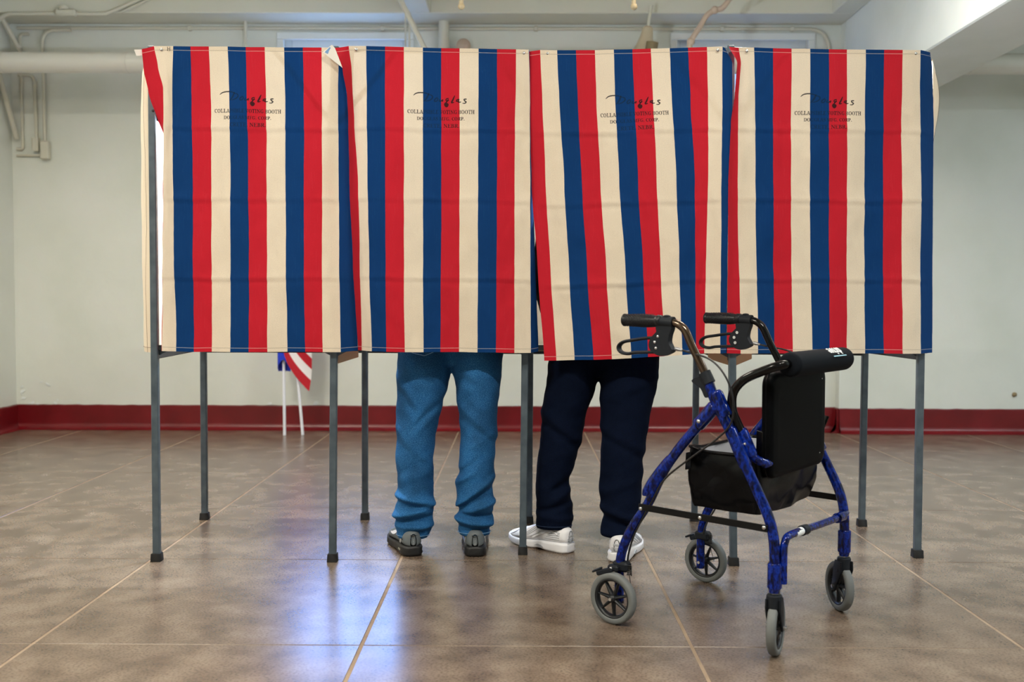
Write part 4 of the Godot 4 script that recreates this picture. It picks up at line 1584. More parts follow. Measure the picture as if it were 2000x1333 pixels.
# the upper body behind the curtain, leaning over the counter
func upper_body(t: Node3D, x: float, z: float, tall: float, shirt: Material, hair: Material) -> void:
	var k := tall / 1.74
	var p := func(dx: float, y: float, dz: float) -> Vector3: return Vector3(x + dx, y * k, z + dz)
	var hands := []
	for s in [-1.0, 1.0]:
		var wr: Vector3 = Vector3(x + 0.16 * s, 0.80, z - 0.20)
		var knuckle := wr + Vector3(-0.02 * s, 0.0, -0.085)
		hands.append([wr, 0.026, knuckle, 0.03])
		for f in 4:
			var root := knuckle + Vector3((f - 1.5) * 0.02, 0.002, -0.01)
			var mid := root + Vector3((f - 1.5) * 0.004, 0.008, -0.03 - 0.004 * (1.5 - absf(f - 1.5)))
			hands.append([root, 0.0095, mid, 0.009])
			hands.append([mid, 0.009, mid + Vector3(0, -0.014, -0.028), 0.008])
		var th := wr + Vector3(-0.03 * s, 0.0, -0.03)
		hands.append([th, 0.012, th + Vector3(-0.026 * s, 0.002, -0.03), 0.0095])
		hands.append([th + Vector3(-0.026 * s, 0.002, -0.03), 0.0095, th + Vector3(-0.034 * s, -0.004, -0.055), 0.0085])
	var bones := []
	bones.append([p.call(0, 1.44, -0.06), 0.055, p.call(0, 1.55, -0.10), 0.052])
	bones.append([p.call(0, 1.64, -0.10), 0.088, p.call(0, 1.66, -0.12), 0.090])
	bones.append([p.call(0, 1.57, -0.15), 0.060, p.call(0, 1.60, -0.15), 0.062])
	bones.append([p.call(0, 1.595, -0.205), 0.014, p.call(0, 1.63, -0.195), 0.010])
	for s in [-1.0, 1.0]:
		bones.append([p.call(0.086 * s, 1.60, -0.11), 0.014, p.call(0.09 * s, 1.64, -0.105), 0.018])
		bones.append([Vector3(x + 0.21 * s, 1.06 * k, z + 0.0), 0.045, Vector3(x + 0.16 * s, 0.80, z - 0.20), 0.027])
	bones.append_array(hands)
	put(flesh(bones, Vector3(x - 0.36, 0.72, z - 0.42), Vector3(x + 0.36, 1.80 * k, z + 0.16), 0.009, 0.02), "body", M.skin, t, 1)
	bones = []
	bones.append([p.call(0, 1.0, 0.0), 0.13, p.call(0, 1.2, -0.01), 0.135])
	bones.append([p.call(-0.06, 1.0, 0.0), 0.12, p.call(-0.07, 1.3, -0.03), 0.125])
	bones.append([p.call(0.06, 1.0, 0.0), 0.12, p.call(0.07, 1.3, -0.03), 0.125])
	bones.append([p.call(-0.15, 1.38, -0.05), 0.07, p.call(0.15, 1.38, -0.05), 0.07])
	for s in [-1.0, 1.0]:
		bones.append([p.call(0.17 * s, 1.37, -0.05), 0.066, Vector3(x + 0.215 * s, 1.06 * k, z + 0.0), 0.054])
		bones.append([Vector3(x + 0.215 * s, 1.06 * k, z + 0.0), 0.056, Vector3(x + 0.17 * s, 0.84, z - 0.17), 0.042])
	put(flesh(bones, Vector3(x - 0.36, 0.76, z - 0.36), Vector3(x + 0.36, 1.55 * k, z + 0.2), 0.014, 0.05), "shirt", shirt, t, 1)
	bones = []
	bones.append([p.call(0, 1.68, -0.095), 0.092, p.call(0, 1.69, -0.12), 0.092])
	bones.append([p.call(0, 1.60, -0.045), 0.060, p.call(0, 1.66, -0.07), 0.085])
	put(flesh(bones, Vector3(x - 0.14, 1.5 * k, z - 0.27), Vector3(x + 0.14, 1.82 * k, z + 0.08), 0.012, 0.03), "hair", hair, t, 1)


# shoe stations: [share of length, half width, top height, sole top]
const SHOE := [[0.0, 0.012, 0.084, 0.034], [0.012, 0.022, 0.089, 0.034], [0.035, 0.030, 0.092, 0.034], [0.07, 0.035, 0.095, 0.034], [0.12, 0.037, 0.096, 0.034], [0.22, 0.037, 0.094, 0.033], [0.36, 0.038, 0.099, 0.030], [0.50, 0.041, 0.094, 0.027], [0.64, 0.046, 0.078, 0.025], [0.78, 0.048, 0.063, 0.025], [0.90, 0.041, 0.054, 0.026], [0.97, 0.027, 0.046, 0.028], [1.0, 0.010, 0.036, 0.029]]


func shoe_at(a: float, side: float, lift: float, size: float) -> Vector3:
	# a point on the upper: a along the length, side -1..1 across the arch of the section, lift pushes out
	var hw := table(SHOE, a, 1)
	var top := table(SHOE, a, 2)
	var sole := table(SHOE, a, 3)
	var g := (1.0 - side) * PI / 2
	var cx := signf(cos(g)) * pow(absf(cos(g)), 0.72)
	var cy := pow(maxf(sin(g), 0.0), 0.72)
	var p := Vector3((hw + lift) * cx, sole + (top - sole + lift) * cy, -a * size)
	if a < 0.02:
		p.z += lift
	return p


func shoe(t: Node3D, heel: Vector3, dir: Vector2, size: float, sport: bool, lateral: float) -> void:
	var yaw := atan2(-dir.x, -dir.y)
	var n := node("shoe", t, Transform3D(Basis(Vector3.UP, yaw), heel))
	var upper_m: Material = M.grey_mesh_upper if sport else M.white_leather
	var rows := []
	for i in 41:
		var a := i / 40.0
		a = 0.5 - 0.5 * cos(PI * a) if i < 40 else 1.0
		var row := PackedVector3Array()
		for j in 25:
			row.append(shoe_at(a, 1.0 - 2.0 * j / 24.0, 0.0, size))
		rows.append(row)
	var mb := MB.new()
	mb.grid(rows, true, false, true)
	put(mb, "upper", upper_m, n, 1)
	# sole: rings round the outline, thick at the heel and curled up at the toe
	var outline := []
	for i in 33:
		outline.append([0.5 - 0.5 * cos(PI * i / 32.0), 1.0])
	for i in range(31, 0, -1):
		outline.append([0.5 - 0.5 * cos(PI * i / 32.0), -1.0])
	var sole_rows := []
	for lv in [[0.0, -0.004], [0.003, 0.002], [0.010, 0.006], [0.020, 0.003], [0.028, 0.005], [0.036, 0.001], [0.037, -0.010]]:
		var row := PackedVector3Array()
		for o in outline:
			var a: float = o[0]
			var hw: float = maxf(0.0, table(SHOE, a, 1) + lv[1])
			if a <= 0.0 or a >= 1.0:
				hw = maxf(0.0, hw - 0.004)
			var sole_h: float = table(SHOE, a, 3) + 0.004
			var spring: float = 0.016 * pow(maxf(0.0, (a - 0.72) / 0.28), 2.0) + (0.006 * exp(-pow((a - 0.42) / 0.07, 2.0)) if not sport else 0.003 * exp(-pow((a - 0.42) / 0.06, 2.0)))
			var y: float = spring + (sole_h - spring * 0.6) * lv[0] / 0.036
			var z := -a * size
			if a < 0.06:
				z += lv[1] * (1.0 - a / 0.06)
			if a > 0.94:
				z -= lv[1] * (a - 0.94) / 0.06
			row.append(Vector3(hw * o[1], y, z))
		sole_rows.append(row)
	mb = MB.new()
	mb.grid(sole_rows, true, false, true)
	put(mb, "sole", M.black_sole if sport else M.white_leather, n)
	# thin dark tread under a white sole
	if not sport:
		var tread := MB.new()
		var tr := []
		for lv in [[0.0, -0.004], [0.004, -0.001]]:
			var row := PackedVector3Array()
			for o in outline:
				var a: float = o[0]
				var spring: float = 0.016 * pow(maxf(0.0, (a - 0.72) / 0.28), 2.0) + 0.006 * exp(-pow((a - 0.42) / 0.07, 2.0))
				row.append(Vector3(maxf(0.0, table(SHOE, a, 1) + lv[1]) * o[1], spring + lv[0] - 0.0012, -a * size))
			tr.append(row)
		tread.grid(tr, true, false, true)
		put(tread, "tread", M.dark_outsole, n)
	# a strip of trim laid on the upper
	var strip := func(called: String, pts: Array, r: float, m: Material) -> void:
		var line := smooth(pts.map(func(q): return shoe_at(q[0], q[1], 0.0012, size)), 5)
		var tb := MB.new()
		tb.tube(line, r, 6)
		put(tb, called, m, n)
	if sport:
		for s in [-1.0, 1.0]:
			strip.call("piping", [[0.27, 0.60 * s], [0.19, 0.68 * s], [0.16, 0.80 * s], [0.18, 0.95 * s]], 0.0018, M.silver_trim)
			strip.call("piping", [[0.31, 0.60 * s], [0.23, 0.70 * s], [0.20, 0.82 * s], [0.22, 0.95 * s]], 0.0014, M.silver_trim)
			var win := MB.new()
			win.box(Vector3(0.0395 * s, 0.017, -0.06 * size / 0.29), Vector3(0.006, 0.009, 0.034), 0.003)
			put(win, "cushion_window", M.sole_window, n)
			# tick mark on the flank
			var tick := []
			var lower := [[0.70, 0.60], [0.60, 0.72], [0.50, 0.80], [0.42, 0.80], [0.37, 0.70], [0.38, 0.56]]
			var upper := [[0.41, 0.58], [0.43, 0.66], [0.50, 0.66], [0.60, 0.62]]
			var rib_a := PackedVector3Array()
			var rib_b := PackedVector3Array()
			for q in 12:
				var e := q / 11.0
				var la := lerpf(0.72, 0.37, e)
				var ls := 0.56 + 0.26 * sin(PI * (0.10 + 0.80 * e))
				var wd := 0.17 * pow(sin(PI * minf(1.0, e * 0.86 + 0.02)), 1.3)
				rib_a.append(shoe_at(la, ls * s, 0.0016, size))
				rib_b.append(shoe_at(la + 0.02 * e, (ls - wd) * s, 0.0016, size))
			var tk := MB.new()
			tk.grid([rib_a, rib_b])
			put(tk, "tick_mark", M.white_leather, n)
		# small dark tick on the heel counter and a dotted seam
		var hk := MB.new()
		hk.grid([PackedVector3Array([Vector3(-0.012, 0.078, 0.0035), Vector3(-0.004, 0.074, 0.0035), Vector3(0.016, 0.080, 0.003)]), PackedVector3Array([Vector3(-0.011, 0.082, 0.0025), Vector3(-0.004, 0.077, 0.003), Vector3(0.016, 0.0805, 0.003)])])
		put(hk, "heel_tick", M.black_sole, n)
		for q in 5:
			var dot := MB.new()
			dot.ball(Vector3(0, 0.044 + 0.006 * q, 0.0006 - 0.0004 * q), Vector3(0.0012, 0.0016, 0.0012), 8)
			put(dot, "seam_stitch", M.silver_trim, n)
		var tm := TextMesh.new()
		var f := SystemFont.new()
		f.font_names = PackedStringArray(["Droid Sans"])
		tm.font = f
		tm.font_size = 24
		tm.text = "NIKE AIR"
		tm.pixel_size = 0.00032
		tm.depth = 0.0006
		var ink := put_mesh(tm, "lettering", M.black_sole, n)
		var q0 := shoe_at(0.13, lateral * 0.80, 0.0008, size)
		ink.transform = Transform3D(Basis(Vector3.UP, lateral * PI / 2) * Basis(Vector3.RIGHT, -0.12), q0)
		var sock := MB.new()
		sock.lathe([Vector2(0.001, 0.112), Vector2(0.032, 0.112), Vector2(0.034, 0.10), Vector2(0.032, 0.07), Vector2(0.001, 0.07)], 20, Transform3D(Basis.IDENTITY, Vector3(0, 0, -0.066)))
		put(sock, "sock", M.ribbed_sock, n)
	else:
		for s in [-1.0, 1.0]:
			for q in 5:
				strip.call("quarter_line", [[0.09, (0.62 + q * 0.07) * s], [0.16, (0.60 + q * 0.075) * s], [0.24 + 0.02 * q, (0.66 + q * 0.06) * s]], 0.0011, M.pale_grey_trim)
			strip.call("side_band", [[0.12, 0.72 * s], [0.19, 0.60 * s], [0.28, 0.64 * s], [0.38, 0.78 * s], [0.52, 0.92 * s]], 0.0028, M.white_leather)
			strip.call("side_line", [[0.14, 0.62 * s], [0.21, 0.52 * s], [0.30, 0.56 * s], [0.42, 0.72 * s], [0.56, 0.88 * s]], 0.0012, M.pale_grey_trim)
			for q in 3:
				strip.call("vamp_line", [[0.40 + 0.05 * q, 0.35 * s], [0.46 + 0.05 * q, 0.55 * s], [0.54 + 0.05 * q, 0.72 * s], [0.66 + 0.04 * q, 0.9 * s]], 0.0009, M.pale_grey_trim)
			strip.call("toe_line", [[0.74, 0.0], [0.78, 0.35 * s], [0.84, 0.62 * s], [0.93, 0.85 * s]], 0.0012, M.pale_grey_trim)
			var ins := MB.new()
			ins.prism(PackedVector2Array([Vector2(-0.145, 0.014), Vector2(-0.108, 0.009), Vector2(-0.098, 0.014), Vector2(-0.112, 0.021), Vector2(-0.128, 0.022)]), 0.004, Transform3D(Basis(Vector3.UP, -PI / 2), Vector3(0.0435 * s, 0, 0)))
			put(ins, "sole_insert", M.pale_grey_trim, n)
		for q in [[0.080, 0.010], [0.064, 0.013]]:
			var pnl := MB.new()
			pnl.box(Vector3(0, q[0], 0.0005 - (q[0] - 0.064) * 0.30), Vector3(q[1] * 2.0, 0.008, 0.003), 0.001)
			put(pnl, "heel_panel", M.pale_grey_trim, n)
		for q in 4:
			var hb := MB.new()
			hb.box(Vector3(0, 0.054 - q * 0.0055, 0.0012), Vector3(0.040, 0.0018, 0.002), 0.0005)
			put(hb, "heel_ridge", M.pale_grey_trim, n)


func hem_ring(t: Node3D, leg_: Array, cz: Array, rz: Array, s: int, hem: Array, up: float, m: Material) -> void:
	var line := []
	for i in 41:
		var g := TAU * i / 40.0
		var y: float = hem[0] + hem[1] * sin(g) + up
		line.append(Vector3(table(leg_, y, 1) + cos(g) * (table(leg_, y, 2) + 0.0022), y, table(cz, y, s + 1) + sin(g) * (table(rz, y, s + 1) + 0.0022)))
	var mb := MB.new()
	mb.tube(line, 0.0011, 5, false)
	put(mb, "hem_stitch", m, t)


func voters() -> void:
	# first voter: pale blue jeans, grey running shoes
	var t := node("person", self)
	tag(t, "person in pale blue jeans and grey running shoes standing behind a striped curtain", "person")
	var la := [[0.034, -0.398, 0.053], [0.054, -0.396, 0.057], [0.093, -0.390, 0.070], [0.133, -0.392, 0.076], [0.172, -0.390, 0.071], [0.241, -0.386, 0.066], [0.339, -0.392, 0.071], [0.437, -0.387, 0.075], [0.534, -0.377, 0.086], [0.613, -0.366, 0.097], [0.700, -0.358, 0.104], [0.80, -0.353, 0.104]]
	var lb := [[0.036, -0.161, 0.056], [0.055, -0.161, 0.057], [0.095, -0.165, 0.063], [0.134, -0.160, 0.072], [0.174, -0.161, 0.069], [0.242, -0.161, 0.071], [0.340, -0.156, 0.068], [0.438, -0.148, 0.069], [0.536, -0.152, 0.076], [0.614, -0.153, 0.084], [0.701, -0.155, 0.094], [0.80, -0.152, 0.098]]
	var cz := [[0.0, -3.752, -3.752], [0.2, -3.765, -3.765], [0.5, -3.80, -3.795], [0.75, -3.82, -3.82], [1.1, -3.825, -3.825]]
	var rz := [[0.03, 0.066, 0.066], [0.12, 0.076, 0.076], [0.3, 0.076, 0.076], [0.5, 0.082, 0.082], [0.7, 0.108, 0.108], [1.0, 0.12, 0.12]]
	var folds := [
		[[0.205, -0.012, 0.012, 0.010, 0.0, 1.0], [0.180, -0.012, 0.010, -0.009, 0.0, 1.0], [0.158, 0.016, 0.013, 0.011, 0.0, 1.0], [0.128, 0.010, 0.011, -0.010, 0.0, 1.0], [0.104, -0.006, 0.013, 0.009, 0.0, 1.0], [0.079, 0.012, 0.009, -0.008, 1.0, 0.6],
		[0.40, -0.07, 0.016, 0.008, 0.0, 1.0], [0.365, -0.06, 0.014, -0.008, -1.0, 0.5], [0.445, 0.09, 0.018, 0.009, 1.0, 0.5], [0.48, 0.10, 0.015, -0.009, 1.0, 0.4], [0.56, -0.10, 0.022, 0.009, -1.0, 0.5], [0.52, -0.11, 0.018, -0.010, -1.0, 0.5], [0.63, 0.07, 0.02, -0.006, 1.0, 0.6], [0.29, 0.02, 0.016, 0.004, 0.0, 1.0], [0.325, 0.03, 0.012, -0.004, 0.0, 1.0]],
		[[0.345, 0.05, 0.013, -0.012, -1.0, 0.4], [0.315, 0.045, 0.016, 0.011, -1.0, 0.5], [0.232, 0.05, 0.014, 0.008, 0.0, 1.0], [0.205, 0.045, 0.012, -0.011, 0.0, 1.0], [0.172, 0.020, 0.014, 0.013, 1.0, 0.8], [0.146, -0.004, 0.010, -0.012, 0.0, 1.0], [0.122, -0.012, 0.013, 0.010, 0.0, 1.0], [0.096, -0.008, 0.010, -0.009, 0.0, 1.0],
		[0.50, -0.06, 0.02, 0.008, 0.0, 1.0], [0.46, -0.05, 0.016, -0.008, 0.0, 1.0], [0.60, 0.05, 0.022, -0.007, -1.0, 0.5], [0.42, 0.04, 0.016, 0.005, 0.0, 1.0], [0.66, -0.04, 0.018, 0.006, 0.0, 1.0]]]
	var hems := [[0.052, 0.006], [0.064, 0.006]]
	put(trousers([la, lb], cz, rz, folds, hems, [-0.255, 0.20, 0.18, 0.705], 0.0065), "jeans", M.blue_denim, t, 1)
	hem_ring(t, la, cz, rz, 0, hems[0], 0.013, M.pale_thread)
	hem_ring(t, lb, cz, rz, 1, hems[1], 0.013, M.pale_thread)
	# back pocket just showing under the curtain hem
	var pk := MB.new()
	var rows := []
	for i in 9:
		var v := i / 8.0
		var row := PackedVector3Array()
		for j in 13:
			var u := j / 12.0
			var x := lerpf(-0.394, -0.285, u)
			var y := lerpf(0.86, 0.752, v) - 0.018 * v * (1.0 - absf(u - 0.45) * 2.0) + 0.012 * u * v
			var ax := (x + 0.355) / 0.104
			row.append(Vector3(x, y, -3.82 + 0.116 * sqrt(maxf(0.05, 1.0 - ax * ax)) + 0.004))
		rows.append(row)
	pk.grid(rows)
	var pocket := put(pk, "back_pocket", M.blue_denim, t)
	var ps := MB.new()
	ps.tube(Array(rows[8]).map(func(q): return q + Vector3(0, 0.004, 0.001)), 0.0011, 5, false)
	put(ps, "pocket_stitch", M.pale_thread, pocket)
	shoe(t, Vector3(-0.385, 0, -3.672), Vector2(-0.32, -0.947), 0.292, true, -1.0)
	shoe(t, Vector3(-0.157, 0, -3.669), Vector2(-0.04, -1.0), 0.292, true, 1.0)
	upper_body(t, -0.255, -3.82, 1.74, M.plaid_shirt, M.grey_hair)

	# second voter: dark trousers, white leather trainers turned outwards
	var p := node("person", self)
	tag(p, "person in dark navy trousers and white trainers standing behind the askew curtain", "person")
	la = [[0.029, 0.138, 0.065], [0.089, 0.140, 0.067], [0.128, 0.141, 0.070], [0.168, 0.141, 0.071], [0.237, 0.132, 0.063], [0.336, 0.149, 0.072], [0.435, 0.167, 0.080], [0.533, 0.179, 0.088], [0.612, 0.201, 0.095], [0.700, 0.215, 0.098], [0.80, 0.222, 0.10]]
	lb = [[0.048, 0.377, 0.052], [0.067, 0.377, 0.055], [0.106, 0.375, 0.064], [0.145, 0.384, 0.067], [0.184, 0.386, 0.072], [0.252, 0.385, 0.078], [0.349, 0.391, 0.081], [0.446, 0.400, 0.086], [0.542, 0.409, 0.097], [0.620, 0.418, 0.106], [0.706, 0.424, 0.112], [0.80, 0.424, 0.112]]
	cz = [[0.0, -3.80, -3.70], [0.2, -3.815, -3.72], [0.5, -3.825, -3.775], [0.75, -3.82, -3.815], [1.1, -3.825, -3.825]]
	rz = [[0.03, 0.075, 0.075], [0.12, 0.08, 0.078], [0.3, 0.08, 0.08], [0.5, 0.09, 0.09], [0.7, 0.115, 0.115], [1.0, 0.125, 0.125]]
	folds = [
		[[0.47, -0.05, 0.020, 0.010, 0.0, 1.0], [0.435, -0.055, 0.016, -0.012, 0.0, 1.0], [0.52, -0.04, 0.018, -0.006, -1.0, 0.6], [0.235, 0.04, 0.016, -0.010, 1.0, 0.4], [0.20, 0.03, 0.016, 0.010, 1.0, 0.5], [0.17, 0.02, 0.010, -0.006, 0.0, 1.0], [0.13, -0.01, 0.013, 0.005, 0.0, 1.0], [0.36, 0.03, 0.02, 0.005, 0.0, 1.0], [0.66, -0.05, 0.02, 0.008, -1.0, 0.5]],
		[[0.43, -0.04, 0.016, 0.008, 0.0, 1.0], [0.40, -0.045, 0.013, -0.009, 0.0, 1.0], [0.16, -0.02, 0.015, 0.009, 0.0, 1.0], [0.132, -0.02, 0.012, -0.010, 0.0, 1.0], [0.10, 0.01, 0.014, 0.011, -1.0, 0.6], [0.62, 0.04, 0.02, 0.006, 0.0, 1.0], [0.27, 0.03, 0.02, 0.005, 0.0, 1.0]]]
	hems = [[0.078, 0.008], [0.078, 0.002]]
	put(trousers([la, lb], cz, rz, folds, hems, [0.318, 0.215, 0.20, 0.665], 0.0065), "trousers", M.dark_navy_denim, p, 1)
	hem_ring(p, la, cz, rz, 0, hems[0], 0.013, M.navy_thread)
	shoe(p, Vector3(0.200, 0, -3.735), Vector2(-0.74, -0.67), 0.295, false, -1.0)
	shoe(p, Vector3(0.360, 0, -3.60), Vector2(0.32, -0.95), 0.29, false, 1.0)
	upper_body(p, 0.318, -3.82, 1.70, M.dark_jacket, M.grey_hair)


# ---------------------------------------------------------------- the wheeled walker
func lay(r: Array, z: float) -> Array:
	return r.map(func(q): return Vector3(q[0], q[1], z + (q[2] * signf(z) if q.size() > 2 else 0.0)))


func tubed(t: Node3D, called: String, path: Array, r, m: Material, sides := 16, flat := 1.0) -> MeshInstance3D:
	var mb := MB.new()
	mb.tube(path, r, sides, true, flat)
	return put(mb, called, m, t)


# a wheel about the z axis with seven spokes
func wheel(t: Node3D, called: String, xf: Transform3D, radius: float, width: float) -> void:
	var n := node(called, t, xf)
	var turn := Transform3D(Basis(Vector3.RIGHT, PI / 2), Vector3.ZERO)
	var tyre := MB.new()
	var prof := []
	for k in 14:
		var g := TAU * k / 14.0
		prof.append(Vector2(radius - 0.0105 + 0.0105 * signf(cos(g)) * pow(absf(cos(g)), 0.8), width * 0.5 * signf(sin(g)) * pow(absf(sin(g)), 0.7)))
	tyre.ring(prof, 48, turn)
	put(tyre, "tyre", M.grey_tyre, n)
	var rim := MB.new()
	var ro := radius - 0.018
	rim.ring([Vector2(ro + 0.002, width * 0.42), Vector2(ro - 0.004, width * 0.42), Vector2(ro - 0.008, width * 0.2), Vector2(ro - 0.008, -width * 0.2), Vector2(ro - 0.004, -width * 0.42), Vector2(ro + 0.002, -width * 0.42)], 48, turn)
	put(rim, "rim", M.rim_black, n)
	var hub := MB.new()
	hub.lathe([Vector2(0.001, -width * 0.55), Vector2(0.009, -width * 0.55), Vector2(0.012, -width * 0.3), Vector2(0.013, 0), Vector2(0.012, width * 0.3), Vector2(0.009, width * 0.55), Vector2(0.001, width * 0.55)], 20, turn)
	put(hub, "hub", M.rim_black, n)
	var nut := MB.new()
	nut.lathe([Vector2(0.001, -width * 0.62), Vector2(0.0045, -width * 0.62), Vector2(0.0048, width * 0.62), Vector2(0.001, width * 0.62)], 10, turn)
	put(nut, "axle", M.chrome, n)
	for k in 7:
		var g := TAU * k / 7.0 + 0.3
		var d := Vector3(cos(g), sin(g), 0)
		var sp := MB.new()
		var side := Vector3(-sin(g), cos(g), 0)
		var a := d * 0.011
		var b := d * (ro - 0.006)
		var rows := []
		for e in [[a, 0.0062, width * 0.32], [b, 0.0030, width * 0.22]]:
			var p: Vector3 = e[0]
			var w: Vector3 = side * e[1]
			var z := Vector3(0, 0, e[2])
			rows.append(PackedVector3Array([p + w * 0.5 + z, p + w, p + w * 0.5 - z, p - w * 0.5 - z, p - w, p - w * 0.5 + z]))
		sp.grid(rows, true, false, true)
		put(sp, "spoke", M.rim_black, n)


func screw(t: Node3D, p: Vector3, r := 0.005) -> void:
	var mb := MB.new()
	mb.lathe([Vector2(r, -0.004), Vector2(r, 0.001), Vector2(r * 0.6, 0.0028), Vector2(0.0008, 0.003)], 12, Transform3D(Basis(Vector3.RIGHT, PI / 2 * signf(p.z)), p))
	put(mb, "screw", M.chrome, t)


func caster(t: Node3D, z: float, roll: Vector2) -> void:
	# roll: rolling direction in the walker's own axes (x, z)
	var n := node("front_caster", t, Transform3D(Basis.IDENTITY, Vector3(0.24, 0, z)))
	var d := Vector3(roll.x, 0, roll.y).normalized()
	var ax := d.cross(Vector3.UP).normalized()
	var hub := d * 0.026 + Vector3(0, 0.0762, 0)
	tubed(n, "stem", [Vector3(0, 0.15, 0), Vector3(0, 0.19, 0)], 0.0085, M.chrome)
	var fork := MB.new()
	fork.lathe([Vector2(0.001, 0.171), Vector2(0.0185, 0.171), Vector2(0.0205, 0.167), Vector2(0.0205, 0.14), Vector2(0.022, 0.128), Vector2(0.001, 0.12)], 24)
	for s in [-1.0, 1.0]:
		var a: Vector3 = Vector3(0, 0.15, 0) + ax * 0.0165 * s
		var rows := []
		for e in [[Vector3(0, 0.16, 0), 0.018], [d * 0.004 + Vector3(0, 0.135, 0), 0.024], [d * 0.014 + Vector3(0, 0.105, 0), 0.018], [hub + Vector3(0, 0.004, 0), 0.011], [hub - Vector3(0, 0.010, 0) + d * 0.001, 0.007]]:
			var p: Vector3 = e[0] + ax * 0.0175 * s
			var w: Vector3 = d * e[1]
			rows.append(PackedVector3Array([p - w - ax * 0.003, p + w - ax * 0.003, p + w + ax * 0.003, p - w + ax * 0.003]))
		fork.grid(rows, true, false, true)
	fork.box(Vector3(0, 0.140, 0) + d * 0.004, Vector3(0.038, 0.022, 0.04), 0.008, Basis(ax, Vector3.UP, ax.cross(Vector3.UP)))
	put(fork, "fork", M.black_plastic, n)
	wheel_at(n, hub, d)
	var bolt := MB.new()
	bolt.tube([hub - ax * 0.026, hub + ax * 0.030], 0.0055, 10)
	put(bolt, "axle_bolt", M.chrome, n)


func wheel_at(n: Node3D, hub: Vector3, d: Vector3) -> void:
	# wheel pieces join the caster directly, as its sub-parts
	var ax := d.cross(Vector3.UP).normalized()
	var hold := Node3D.new()
	var xf := Transform3D(Basis(d, Vector3.UP, d.cross(Vector3.UP)), hub)
	wheel(hold, "wheel", xf, 0.0762, 0.026)
	var w := hold.get_child(0)
	for c in w.get_children():
		w.remove_child(c)
		n.add_child(c, true)
		c.transform = xf * c.transform
	hold.free()


